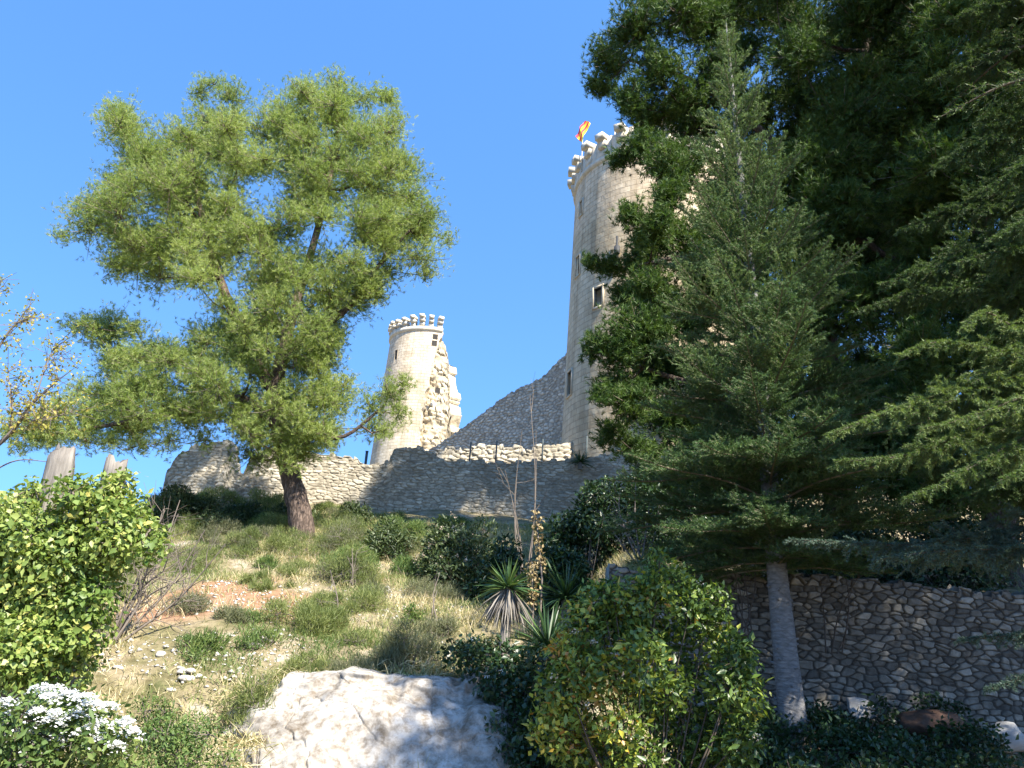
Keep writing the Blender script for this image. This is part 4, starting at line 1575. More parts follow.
# big turning bush in front of the right end of the rock
p = at(652, 690, 9.6)
bz_ = gz(p[0], 9.6)
bl = []
outl = [(575, 750), (572, 710), (578, 672), (590, 640), (608, 615), (630, 620), (655, 598), (668, 585), (690, 610), (705, 625), (722, 650), (728, 690), (725, 730), (715, 760), (600, 760), (640, 760), (680, 760),
        (562, 690), (560, 730), (600, 605), (585, 620), (710, 605), (738, 660), (740, 700), (736, 745), (625, 605), (610, 680), (640, 660), (670, 640), (690, 680), (650, 710), (620, 730), (690, 730), (640, 640), (665, 690)]
for (a, b_) in outl:
    q = at(a, b_, 9.6 + rng.uniform(-.45, .35))
    bl.append((q, rng.uniform(.24, .36)))
for (a, b_) in [(648, 585), (660, 562), (614, 600), (570, 640), (560, 655), (603, 598)]:
    bl.append((at(a, b_, 9.5 + rng.uniform(-.3, .3)), rng.uniform(.11, .17)))
shrub('flowering_shrub', 'tall rounded bush with yellowing leaves in front of the retaining wall', 'bush', (p[0], 9.6, bz_), bl, 17000, .074, .042, 'bush', rng,
      vshift=lambda P: .42 * sstep(.2, .8, vnoise(P * 3.1 + 4)) * sstep(2.2, .9, P[:, 0]) - .05 - .12 * sstep(1.9, 2.6, P[:, 0]),  # yellowing patches; lit left and shaded right also put into leaf tone
      blossoms=(34, .045, 'pinkbud', np.array([0, -.5, .9])))

# dark ivy tumbling over the rock, left of the bush
bl = []
for (a, b_, Y_, r) in [(455, 652, 11.7, .2), (475, 650, 11.7, .22), (500, 655, 11.6, .25), (520, 665, 11.5, .25), (540, 660, 11.3, .28), (480, 678, 11.4, .2), (505, 690, 11.2, .25), (530, 690, 11.0, .3), (550, 700, 10.7, .28),
                       (515, 715, 10.9, .22), (535, 725, 10.6, .26), (525, 745, 10.5, .22), (545, 750, 10.4, .25), (530, 765, 10.3, .22), (555, 730, 10.4, .25), (500, 725, 10.6, .15), (512, 748, 10.3, .18), (488, 690, 11.0, .16), (470, 665, 11.5, .16), (500, 672, 11.3, .2), (492, 705, 11.0, .12)]:
    bl.append((at(a, b_, Y_), r))
p = at(520, 668, 11.6)
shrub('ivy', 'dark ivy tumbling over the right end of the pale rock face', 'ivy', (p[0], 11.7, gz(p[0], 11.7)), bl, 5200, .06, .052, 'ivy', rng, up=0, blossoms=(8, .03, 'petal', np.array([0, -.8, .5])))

# ground ivy at the foot of the retaining wall
bl = []
for k in range(70):
    a, b_ = rng.uniform(740, 1010), 0
    Y_ = rng.uniform(9.0, 12.7)
    q = at(a, 740, Y_)
    hh = .12 + .5 * max(0, vnoise(np.array([[q[0] * .9, Y_ * .9, 1.]]))[0] - .25) + .12 * max(0, (12.7 - Y_) / 3.7)
    if q[0] > 6.4:
        hh *= .5
    bl.append(((q[0], Y_, gz(q[0], Y_) + hh * .6), rng.uniform(.2, .34)))
for (a, b_) in [(745, 735), (760, 745), (815, 715), (830, 720), (905, 725), (880, 712), (930, 708), (950, 715), (870, 735), (845, 745)]:
    q = at(a, b_, 12.5)
    bl.append((q, .24))
p = at(860, 745, 11.5)
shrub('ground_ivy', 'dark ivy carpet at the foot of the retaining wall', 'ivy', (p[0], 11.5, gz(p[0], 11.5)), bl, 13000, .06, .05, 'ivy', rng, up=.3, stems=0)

# ivy-grown dead trunks at the left
def stump(base, top, r0, r1, label, ivy_blobs=None, n=0, seed=0):
    r = np.random.default_rng(seed)
    root = thing('ivy_covered_trunk', base, label, 'dead trunk')
    g = G()
    base, top = np.asarray(base, float), np.asarray(top, float)
    seg, rows = 22, 26
    V = []
    for i in range(rows):
        t_ = i / (rows - 1)
        c_ = base * (1 - t_) + top * t_
        rr = r0 * (1 - t_) + r1 * t_
        for k in range(seg):
            a = 2 * math.pi * k / seg
            q = np.array([[math.cos(a) * 1.6, math.sin(a) * 1.6, t_ * 1.2 + seed]])
            f = 1 + .22 * fbm(q, 3)[0] + .07 * fbm(q * np.array([4, 4, .7]), 2)[0]
            V.append(c_ + np.array([math.cos(a), math.sin(a), 0]) * rr * f + ([0, 0, .05 * math.sin(2 * a + seed) + .03 * r.normal()] if i == rows - 1 else [0, 0, 0]))
    F = [(i * seg + k, i * seg + (k + 1) % seg, (i + 1) * seg + (k + 1) % seg, (i + 1) * seg + k) for i in range(rows - 1) for k in range(seg)]
    g.add(V, F)
    c0 = g.n
    g.add([top - [0, 0, .04]], np.zeros((0, 3), int))
    g.f.append(np.array([[(rows - 1) * seg + k, (rows - 1) * seg + (k + 1) % seg, c0] for k in range(seg)]))
    g.build('trunk', M['bark_old'], root)
    if ivy_blobs:
        C = np.array([b_[0] for b_ in ivy_blobs])
        R = np.array([b_[1] for b_ in ivy_blobs])
        k = r.choice(len(C), n, p=R ** 2 / (R ** 2).sum())
        d = norm(r.normal(size=(n, 3)) + [0, -.2, .2])
        P = C[k] + d * (R[k] * (1 - .5 * r.random(n) ** 2))[:, None]
        P = P + r.normal(size=(n, 3)) * .035
        P[:, 2] = np.maximum(P[:, 2], ground_z(P[:, 0], P[:, 1]) + .03)
        bv = .13 * r.normal(size=len(C))
        val = np.clip(.5 + bv[k] + .2 * r.normal(size=n), 0, 1)
        D = norm(d * .4 + .7 * r.normal(size=(n, 3)) + [0, 0, -.4])
        N = norm(d + .5 * r.normal(size=(n, 3)) + [0, 0, .3])
        g = G()
        leaves(g, P, D, N, 0.06 * np.clip(r.lognormal(0, .38, n), .4, 1.8), .052 * np.clip(r.lognormal(0, .3, n), .5, 1.6), val, fold=.08)
        g.build('ivy', M['ivy_bright'], root)
        gs = G()
        for i in range(0, len(C)):
            j = int(np.argmin(np.linalg.norm(C - C[i] + (np.arange(len(C)) == i)[:, None] * 99, axis=1)))
            tube(gs, smooth_path([C[i], (C[i] + C[j]) / 2 + r.normal(size=3) * .06, C[j]], 3), .016, 5, cap=False)
            e = C[i] + norm(r.normal(size=(6, 3))) * R[i] * .9
            sticks(gs, np.repeat(C[i][None], 6, 0), e, .007, .003)
        gs.build('vines', M['twig'], root)
    return root


SY = 9.2
bl = []
for (a, b_, r) in [(10, 520, 26), (0, 545, 26), (30, 535, 26), (55, 525, 24), (80, 510, 24), (105, 500, 22), (130, 505, 16), (120, 525, 24), (145, 540, 18), (150, 548, 12), (95, 535, 26), (65, 555, 28), (30, 565, 30), (0, 575, 30), (15, 600, 32), (50, 590, 28),
                   (75, 575, 20), (85, 600, 16), (0, 625, 30), (35, 625, 28), (60, 615, 18), (20, 650, 30), (50, 648, 20), (-10, 660, 30), (70, 640, 14), (15, 675, 24), (45, 672, 18), (35, 490, 9), (28, 500, 11), (72, 492, 16), (125, 480, 10), (112, 486, 10), (100, 570, 22), (112, 545, 22), (98, 600, 20), (88, 630, 20), (82, 655, 18), (70, 675, 18), (95, 560, 24), (115, 520, 22), (-30, 560, 34), (-35, 620, 34), (-30, 520, 24)] + [(rng.uniform(0, 150), rng.uniform(490, 560), rng.uniform(5, 11)) for _ in range(14)] + [(158, 545, 8), (163, 538, 6), (150, 530, 8), (140, 515, 8), (150, 560, 7)]:
    q = at(a, b_, SY + rng.uniform(-.4, .4))
    bl.append((q, r * mpp(q)))
b0 = at(48, 600, SY + .1)
stump((b0[0], b0[1], gz(b0[0], b0[1]) - .1), at(63, 453, SY + .1), .25, .14, 'tall cut-off grey trunk at the left edge, its lower part swallowed by bright ivy', bl, 24000, 3)
b0 = at(84, 600, 10.4)
stump((b0[0], b0[1], gz(b0[0], b0[1]) - .1), at(116, 462, 10.4), .26, .14, 'shorter broken grey trunk just poking out of the bright ivy', None, 0, 6)

# white flowering shrub at the lower left
WYF = 6.4
bl = []
for (a, b_) in [(5, 745), (20, 720), (45, 735), (40, 712), (70, 730), (80, 715), (100, 745), (105, 725), (115, 755), (70, 755), (30, 760), (0, 770), (55, 775), (95, 775), (-20, 735), (-30, 760)]:
    q = at(a, b_, WYF + rng.uniform(-.3, .3))
    bl.append((q, rng.uniform(.13, .19)))
q = at(50, 768, WYF)
root = shrub('flowering_shrub', 'low shrub covered in flat white flower heads in the lower left corner', 'bush', (q[0], WYF, gz(q[0], WYF)), bl, 3600, .055, .032, 'lowgreen', rng, stem_r=.009)
gb_ = G()
heads = [(20, 738, 12), (35, 742, 8), (8, 705, 8), (40, 692, 10), (55, 694, 12), (70, 698, 10), (38, 714, 8), (56, 716, 8), (51, 723, 9), (75, 718, 10), (92, 708, 10), (108, 710, 10), (118, 730, 12), (130, 735, 10), (100, 727, 10), (88, 735, 12),
         (100, 742, 9), (115, 748, 8), (57, 745, 9), (12, 712, 6), (22, 730, 8), (48, 700, 8), (85, 700, 9), (126, 722, 6)]
for (a, b_, r) in heads:
    c_ = at(a, b_, WYF - .22 + rng.uniform(-.12, .12))
    rr = 1.2 * r * mpp(c_)
    m_ = 130
    xy = rng.normal(size=(m_, 2)) * rr * .42
    P = c_ + np.stack([xy[:, 0], xy[:, 1], .45 * rr - .6 * (xy ** 2).sum(1) / rr + .008 * rng.normal(size=m_)], 1)
    leaves(gb_, P, norm(rng.normal(size=(m_, 3)) * [1, 1, .3]), norm(rng.normal(size=(m_, 3)) * .35 + [0, -.3, 1]), .024, .021, rng.random(m_))
gb_.build('blossoms', M['petal'], root)

# low green bush between the white flowers and the rock
px_shrub('low_shrub', 'low loose green bush between the white flowers and the rock', 'bush', 185, 775, 8.6, 130, 85, 4600, .045, .02, 'lowgreen', 18, r0=.22, stem_mat='twig')
px_shrub('low_shrub', 'small loose green bush on the bank above the white flowers', 'bush', 150, 700, 10.5, 70, 45, 1500, .045, .018, 'lowgreen', 8, stem_mat='twig')

# rosemary-like mounds around the pine foot
for (px, py, Y_, wpx, hpx, n, mat, lab) in [
    (300, 660, 14.0, 90, 75, 8500, 'herb', 'largest pale green herb mound on the bank, below the leaning pine'),
    (345, 595, 17.5, 70, 55, 5200, 'herb', 'pale green herb mound right of the bare earth, below the small dark bush'),
    (270, 612, 17.0, 60, 42, 4200, 'herb', 'pale green herb mound touching the bare reddish earth'),
    (325, 640, 15.0, 60, 50, 4000, 'herb', 'pale green herb mound beside the thin canes, right of the largest mound'),
    (262, 556, 20.5, 90, 34, 5200, 'herb', 'wide low herb mound just left of the pine trunk'),
    (205, 565, 20.0, 90, 36, 5200, 'greyherb', 'grey-green mound below the ruined wall, left of the pine trunk'),
    (345, 545, 20.5, 60, 32, 3600, 'greyherb', 'grey-green mound just right of the pine trunk foot'),
    (408, 690, 12.3, 72, 78, 6200, 'greyherb', 'upright grey-green herb bush on the upper edge of the rock'),
    (305, 690, 11.9, 60, 34, 3000, 'herb', 'pale green herb mound spilling over the left part of the rock top'),
    (352, 682, 12.0, 54, 30, 2600, 'greyherb', 'grey-green herb mound spilling over the middle of the rock top'),
    (250, 715, 10.9, 60, 44, 3200, 'herb', 'green herb mound against the left edge of the rock face'),
    (372, 600, 16.5, 40, 18, 1500, 'greyherb', 'small dry grey mound beside the shaded path'),
    (438, 640, 14.0, 46, 26, 1900, 'greyherb', 'small grey mound behind the herb bush on the rock'),
    (230, 640, 13.6, 40, 20, 1500, 'greyherb', 'small dry mound among the white stones'),
]:
    px_shrub('herb_shrub', lab, 'shrub', px, py, Y_, wpx, hpx, n, .10, .010, mat, 14, narrow=True, group='herb mounds on the bank', up=.5, stem_mat='twig')
kk = 0
MX = [(-7.2, 19.5), (-6.4, 21.5), (-4.3, 21), (-3.6, 19.3), (-8.3, 23), (-9.3, 24.5), (-5.0, 24), (-3.0, 23.5), (-2.2, 21.5), (-3.4, 17.6), (-2.6, 15.6), (-4.0, 13.6), (-2.2, 13.3), (-1.4, 16.8), (-4.6, 18.6), (-10.2, 22.3), (-7.6, 25.6),
      (-5.6, 26.3), (-3.4, 26.5), (-1.6, 25), (-6.3, 13.2), (-5.9, 11.4), (-4.7, 10.6), (-4.3, 12.3), (-7.3, 15.5), (-1.0, 14.0), (-8.0, 17.8), (-6.8, 23.6), (-4.4, 22.6), (-9.0, 20.5), (-6.6, 22.8), (-6.2, 24.4), (-4.9, 20.2), (-7.6, 21.8), (-8.6, 21.9), (-5.4, 18.9), (-3.9, 20.4), (-2.9, 20.6), (-7.0, 18.6), (-2.0, 19.0), (-3.0, 14.4), (-5.2, 14.2), (-6.9, 12.2), (-3.6, 12.7), (-10.5, 14.5), (-12, 17.5), (-13.5, 21), (-11.5, 20), (-9.5, 12.5), (-12.5, 13), (-14.5, 17), (-10, 17)]
for (x_, y_) in MX:
    h_ = rng.uniform(.22, .6) * (.7 if y_ < 15 else 1.15)
    rx_ = h_ * rng.uniform(1.0, 1.7)
    z_ = gz(x_, y_)
    r0_ = min(.4 * h_ + .06, .3)
    mt_ = ('herb', 'greyherb', 'herb', 'lowgreen')[kk % 4]
    shrub('herb_shrub', ('feathery pale green mound growing in the dry grass of the bank', 'dull grey-green mound growing in the dry grass of the bank', 'feathery pale green mound growing in the dry grass of the bank', 'loose leafy green tuft growing in the dry grass of the bank')[kk % 4],
          'shrub', (x_, y_, z_), dome((x_, y_, z_), rx_ * .75, rx_ * .75, h_, 11, rng, r0_), int(2600 * min(2.2, rx_ * h_ * 5)), .09, .016 if mt_ == 'lowgreen' else .0095, mt_, rng,
          ('feathery green mounds', 'grey-green mounds', 'feathery green mounds', 'loose leafy tufts')[kk % 4], narrow=True, up=.5, stem_mat='twig', stem_r=.008)
    kk += 1
for (px, py, Y_, n_, lab) in [(243, 740, 9.9, 260, 'dry straw tuft hanging at the left edge of the rock face'), (262, 690, 11.2, 180, 'dry straw tuft on the upper left edge of the rock face'), (330, 672, 11.9, 140, 'dry straw tuft on the middle of the rock top edge'), (290, 676, 11.7, 160, 'straw tuft left of the middle of the rock top edge'), (398, 668, 12.0, 150, 'straw tuft hanging below the herb bush on the rock'), (435, 664, 12.0, 160, 'straw tuft between the herb bush and the dark ivy'), (300, 715, 10.9, 90, 'small straw tuft growing in a hollow of the rock face'),
                              (228, 765, 9.4, 220, 'dry straw tuft at the foot of the rock face'), (365, 668, 12.0, 120, 'small straw tuft beside the herb bush on the rock')]:
    p = at(px, py, Y_)
    root = thing('grass_tuft', p, lab, 'grass tuft', 'straw tufts on the rock edge')
    g = G()
    D = norm(rng.normal(size=(n_, 3)) * [.6, .5, .3] + [0, -.25, .6])
    blades(g, p + rng.normal(size=(n_, 3)) * [.13, .08, .04] - [0, 0, .06], D, rng.uniform(.15, .45, n_), .011, np.clip(rng.uniform(.4, 1, n_), 0, 1), rng, sag=rng.uniform(.2, 1.0, n_))
    g.build('foliage', M['grass'], root)
for q in range(17):
    px = 262 + q * 11.5 + rng.uniform(-4, 4)
    x_ = at(px, 675, 11.8)[0]
    y_ = 11.55 + rng.uniform(-.35, .35)
    p = np.array([x_, y_, gz(x_, y_) + .12])
    root = thing('grass_tuft', p, 'tuft of mixed green and straw grass along the top edge of the rock face', 'grass tuft', 'grass tufts along the rock top')
    n_ = int(rng.uniform(70, 200))
    g = G()
    D = norm(rng.normal(size=(n_, 3)) * [.7, .5, .3] + [0, -.3, .7])
    blades(g, p + rng.normal(size=(n_, 3)) * [.14, .08, .05] - [0, 0, .08], D, rng.uniform(.12, .34, n_), .012, np.clip(rng.uniform(0, 1) * .5 + rng.uniform(0, .5, n_), 0, 1), rng, sag=rng.uniform(.2, 1.1, n_))
    g.build('foliage', M['grass'], root)
for (px, py, Y_, wpx, hpx, n, lab) in [(198, 528, 28.5, 90, 46, 6500, 'green brush in front of the ragged left end of the ruined wall'), (262, 524, 28.5, 70, 40, 5000, 'green brush against the ruined wall just left of the pine trunk'),
                                       (150, 552, 26.0, 60, 62, 5200, 'green brush rising behind the bright ivy beside the bare twigs'), (325, 528, 27.5, 44, 26, 3000, 'green brush against the ruined wall just right of the pine trunk')]:
    px_shrub('brush_shrub', lab, 'shrub', px, py, Y_, wpx, hpx, n, .12, .022, 'herb', 16, narrow=True, up=.5, stem_mat='twig', group='green brush under the ruined wall')
# dark juniper band under the ruined wall
for (px, py, Y_, wpx, hpx, n, lab) in [
    (175, 565, 22.5, 100, 88, 6500, 'dark leafy bush behind the bare twigs, left end of the ruined wall'),
    (240, 545, 24.5, 80, 44, 5200, 'dark low bush under the sunlit part of the ruined wall'),
    (285, 530, 25.5, 60, 30, 3200, 'dark low bush right behind the leaning pine trunk'),
    (352, 530, 24.5, 40, 34, 3200, 'small dark bush right of the leaning pine against the ruined wall'),
    (385, 575, 20.5, 62, 62, 5200, 'dark bush in shade left of the round shrub'),
]:
    px_shrub('dark_shrub', lab, 'shrub', px, py, Y_, wpx, hpx, n, .10, .035, 'shrub', 14, group='dark bushes under the ruined wall')
# round shrub with pale flower heads
px_shrub('viburnum_shrub', 'round dark shrub with pale flower heads on bare stems below the ruined wall', 'shrub', 462, 585, 18.5, 100, 92, 9500, .085, .045, 'shrub', 22, blossoms=(60, .05, 'pinkbud', np.array([-.3, -.5, .8])), stem_mat='twig')
# thicket behind the turning bush, under the conifers
for (px, py, Y_, wpx, hpx, n, lab) in [
    (585, 580, 17.5, 90, 110, 7500, 'dark thicket bush left of the conifers, against the ruined wall'),
    (560, 600, 15.0, 70, 70, 5000, 'dark bush behind the yucca leaves'),
    (640, 575, 17.5, 90, 110, 6500, 'dark thicket bush under the lowest fir branches'),
    (700, 565, 17.0, 80, 90, 5500, 'dark thicket bush behind the grey fir trunk'),
    (500, 590, 17.0, 60, 60, 3800, 'dark bush between the round shrub and the yuccas'),
    (850, 560, 16.0, 120, 70, 5500, 'dark bush on top of the retaining wall, right of the fir trunk'),
    (940, 560, 15.5, 120, 80, 5500, 'dark bush on top of the retaining wall under the cedar boughs'),
    (790, 520, 22.0, 160, 90, 6500, 'dark undergrowth bush far behind the fir, below the big pine'),
    (920, 510, 22.0, 160, 90, 6500, 'dark undergrowth bush far behind the cedar boughs'),
]:
    px_shrub('dark_shrub', lab, 'shrub', px, py, Y_, wpx, hpx, n, .10, .05, 'ivy', 16, group='dark thicket under the conifers', stem_mat='twig')
# leafy saplings
for (px, py, Y_, wpx, hpx, n, lab) in [(408, 640, 15.0, 22, 40, 500, 'small bright green sapling on the bank behind the herb bush')]:
    px_shrub('sapling', lab, 'sapling', px, py, Y_, wpx, hpx, n, .08, .02, 'lowgreen', 5)


# bare twiggy shrubs and canes
def bare(name, label, cat, base, tips, r, rng, mat='twig', twigs=8, group=None, fork=2):
    root = thing(name, base, label, cat, group)
    g = G()
    base = np.asarray(base, float)
    for tp_ in tips:
        tp_ = np.asarray(tp_, float)
        L_ = np.linalg.norm(tp_ - base)
        b0 = base + np.array([.06 * rng.normal(), .06 * rng.normal(), -.05])
        pth = smooth_path([b0, b0 * .5 + tp_ * .5 + rng.normal(size=3) * .06 * L_, tp_], 5)
        tube(g, pth, np.linspace(r, r * .3, len(pth)), 5, .5, cap=False)
        for _ in range(twigs):
            i = rng.integers(3, len(pth) - 1)
            d = norm(norm(tp_ - base) + .8 * rng.normal(size=3))
            e = pth[i] + d * L_ * rng.uniform(.12, .35)
            tube(g, smooth_path([pth[i], (pth[i] + e) / 2 + .03 * L_ * rng.normal(size=3), e], 2), np.linspace(r * .4, r * .15, 5), 4, .5, cap=False)
            for _2 in range(fork):
                e2 = e + norm(d + .9 * rng.normal(size=3)) * L_ * .12
                sticks(g, [pth[i] * .4 + e * .6], [e2], r * .22, r * .12)
    o = g.build('branches', M[mat], root)
    return root


p = at(112, 645, 12.5)
bare('bare_shrub', 'leafless grey twiggy shrub fanning out beside the bright ivy', 'shrub', (p[0], 12.5, gz(p[0], 12.5)),
     [at(a, b_, 12.5 + rng.uniform(-.6, .6)) for a, b_ in [(95, 560), (120, 545), (150, 540), (165, 510), (180, 500), (205, 530), (225, 545), (140, 575), (180, 560), (100, 600), (130, 520), (195, 575)]], .022, rng, twigs=9)
p = at(190, 620, 14.5)
bare('bare_shrub', 'second leafless twiggy shrub with upright canes near the bare earth', 'shrub', (p[0], 14.5, gz(p[0], 14.5)),
     [at(a, b_, 14.5 + rng.uniform(-.3, .3)) for a, b_ in [(175, 545), (185, 560), (195, 550), (178, 575), (160, 560)]], .012, rng, twigs=4)
for (px, py, Y_, tips, lab, mt) in [
    (525, 580, 18.5, [(517, 470), (530, 395), (512, 500), (522, 430), (536, 430), (505, 470)], 'thin bare sapling standing in front of the ruined wall', 'twig'),
    (350, 590, 17.0, [(352, 548), (357, 550), (347, 556)], 'cluster of dry tan canes on the bank right of the pine', 'pods_stick'),
    (340, 655, 14.2, [(330, 570), (338, 600)], 'single thin bare cane standing in the herb mound', 'twig'),
    (438, 625, 15.0, [(440, 572), (437, 590)], 'short bare cane beside the shaded path', 'twig'),
    (640, 570, 15.5, [(622, 480), (636, 470), (650, 490), (612, 500), (660, 500), (646, 520), (600, 510)], 'bare grey stems in the thicket left of the fir', 'twig'),
    (745, 640, 12.4, [(735, 560), (728, 555), (752, 545), (742, 552)], 'dark thin stems growing against the retaining wall left of the fir trunk', 'twig_dark'),
    (835, 650, 12.6, [(820, 575), (843, 560), (862, 570), (850, 590)], 'bare stems hanging before the retaining wall right of the fir trunk', 'twig_dark'),
]:
    p = at(px, py, Y_)
    bare('bare_sapling', lab, 'sapling', (p[0], Y_, gz(p[0], Y_) if py > 660 or px < 700 else p[2]), [at(a, b_, Y_ + rng.uniform(-.2, .2)) for a, b_ in tips], .016 * Y_ / 15, rng,
         mat='twig' if mt == 'pods_stick' else mt, twigs=1 if py == 580 else 4, fork=1)

# slender autumn tree at the left edge, trunk out of view
p = at(-75, 640, 9.8)
root = thing('autumn_tree', (p[0], 9.8, gz(p[0], 9.8)), 'thin branches with sparse yellow leaves entering at the left edge', 'tree')
g, gl = G(), G()
t0 = np.array([p[0], 9.8, gz(p[0], 9.8) - .1])
tr = smooth_path([t0, at(-70, 560, 9.8), at(-55, 480, 9.8), at(-50, 380, 9.8), at(-35, 320, 9.7), at(-20, 285, 9.6)], 5)
tube(g, tr, np.linspace(.12, .012, len(tr)), 8, .5)
ends = []
for pts_, r in [([at(-55, 480, 9.8), at(0, 443, 9.7), at(22, 418, 9.6), at(34, 402, 9.6), at(58, 380, 9.5)], .035), ([at(-55, 500, 9.8), at(-5, 470, 9.7), at(20, 460, 9.6), at(50, 462, 9.5)], .014), ([at(10, 428, 9.65), at(12, 405, 9.6), at(8, 372, 9.6)], .014),
                ([at(-52, 420, 9.8), at(-15, 370, 9.7), at(10, 330, 9.6), at(28, 318, 9.6)], .022), ([at(-52, 380, 9.8), at(-20, 320, 9.7), at(2, 280, 9.6)], .02), ([at(34, 402, 9.6), at(48, 360, 9.6), at(56, 345, 9.6)], .01), ([at(22, 418, 9.6), at(40, 420, 9.5), at(70, 412, 9.4)], .01)]:
    q = smooth_path(pts_, 5)
    tube(g, q, np.linspace(r, r * .3, len(q)), 6, .5, cap=False)
    if r != .014 or len(pts_) == 3:
        for i in range(len(q) // 3, len(q)):
            for _ in range(5):
                e = q[i] + norm(rng.normal(size=3) + [.3, 0, .5]) * rng.uniform(.15, .5)
                sticks(g, [q[i]], [e], .005, .002)
                ends.append((q[i], e))
A_ = np.array([e[0] for e in ends])
B_ = np.array([e[1] for e in ends])
k = rng.integers(0, len(A_), 1500)
t_ = rng.uniform(.35, 1.05, (1500, 1))
P = A_[k] * (1 - t_) + B_[k] * t_ + .03 * rng.normal(size=(1500, 3))
leaves(gl, P, norm(rng.normal(size=(1500, 3)) + [0, 0, -.4]), norm(rng.normal(size=(1500, 3)) + [0, -.3, .5]), .05, .03, rng.random(1500))
g.build('trunk', M['twig'], root)
gl.build('foliage', M['yellowleaf'], root)


# yuccas
def yucca(label, px, py, Y_, R_, n, val, skirt=False, tr_h=None, seed=0, group='yuccas on the rock edge'):
    r = np.random.default_rng(seed)
    c_ = at(px, py, Y_)
    z0 = gz(c_[0], Y_) if group else c_[2] - .25
    root = thing('yucca_plant', (c_[0], Y_, min(z0, c_[2] - .1)), label, 'yucca', group)
    g = G()
    tube(g, [(c_[0], Y_, min(z0, c_[2] - .1) - .05), c_ - [0, 0, .02]], [.09, .07], 8, .5)
    g.build('stem', M['dead'], root)
    a = r.uniform(0, 2 * math.pi, n)
    el = np.arcsin(r.uniform(-.25, 1, n))
    D = np.stack([np.cos(el) * np.cos(a), np.cos(el) * np.sin(a), np.sin(el)], 1)
    g = G()
    blades(g, np.repeat(c_[None], n, 0) + D * .04, D, R_ * r.uniform(.75, 1.1, n), .034, np.clip(val + .22 * r.normal(size=n), 0, 1), r, sag=np.clip(.22 - .15 * np.sin(el), 0, 1))
    g.build('leaf_rosette', M['yucca'], root)
    if skirt:
        n2 = 190
        a = r.uniform(0, 2 * math.pi, n2)
        D = norm(np.stack([np.cos(a) * .42, np.sin(a) * .42, -1 + 0 * a], 1) + .22 * r.normal(size=(n2, 3)))
        g = G()
        blades(g, np.repeat((c_ - [0, 0, .03])[None], n2, 0) + np.stack([np.cos(a), np.sin(a), 0 * a], 1) * .1, D, R_ * r.uniform(.8, 1.25, n2), .03, r.random(n2), r, sag=.12)
        g.build('dead_leaf_skirt', M['dead'], root)
    return root


yucca('sunlit yucca with a hanging skirt of dead grey leaves', 508, 588, 12.7, .54, 110, .55, True, seed=1)
yucca('dark lower yucca fanning out right beside the dead leaf skirt', 548, 648, 12.0, .72, 130, .38, seed=2)
yucca('dark yucca behind the dry flower stalks', 566, 598, 13.6, .8, 120, .12, seed=3)
yucca('small dark spiky tuft growing out of the top of the ruined wall', 580, 462, 30.6, .66, 110, .2, seed=5, group=None)
for (px, py, Y_, tip, lab) in [(542, 578, 13.4, (536, 512), 'taller dry tan yucca flower stalk'), (533, 610, 13.0, (532, 562), 'shorter dry tan yucca flower stalk')]:
    a, b_ = at(px, py, Y_), at(*tip, Y_)
    root = thing('flower_stalk', (a[0], Y_, min(a[2], gz(a[0], Y_))), lab, 'flower stalk', 'dry yucca stalks')
    g = G()
    tube(g, [(a[0], Y_, min(a[2], gz(a[0], Y_))), a, b_], [.018, .015, .008], 6)
    g.build('stem', M['twig'], root)
    g = G()
    n = 170
    t_ = rng.uniform(.12, 1, (n, 1))
    P = a * (1 - t_) + b_ * t_ + rng.normal(size=(n, 3)) * .045
    leaves(g, P, norm(rng.normal(size=(n, 3)) + [0, 0, -.8]), norm(rng.normal(size=(n, 3))), .07, .045, rng.random(n), fold=.35)
    g.build('dry_blossoms', M['pods'], root)


# ------------------------------------------------------------------ loose stones
def rock(name, label, cat, c, sz, mat, seed, group=None, sub=3, rot=0.0, flatb=1.0, blocky=.0):
    bm = bmesh.new()
    bmesh.ops.create_icosphere(bm, subdivisions=sub, radius=1)
    r = np.random.default_rng(seed)
    V = np.array([v.co[:] for v in bm.verts])
    # chop with random planes for facets
    for _ in range(9):
        n_ = norm(r.normal(size=3))
        h = r.uniform(.55, .85)
        dd_ = V @ n_ - h
        V = V - np.maximum(dd_, 0)[:, None] * n_ * .9
    V = V * (1 + .22 * fbm(V * 2.4 + seed, 4))[:, None] * np.array(sz)
    ca_, sa_ = math.cos(rot), math.sin(rot)
    V = np.stack([V[:, 0] * ca_ - V[:, 1] * sa_, V[:, 0] * sa_ + V[:, 1] * ca_, V[:, 2]], 1)
    F = [[v.index for v in f.verts] for f in bm.faces]
    bm.free()
    g = G()
    g.add(V + np.asarray(c), F)
    o = g.build(name, M[mat], None, origin=np.asarray(c, float))
    return tag(o, label, cat, group)


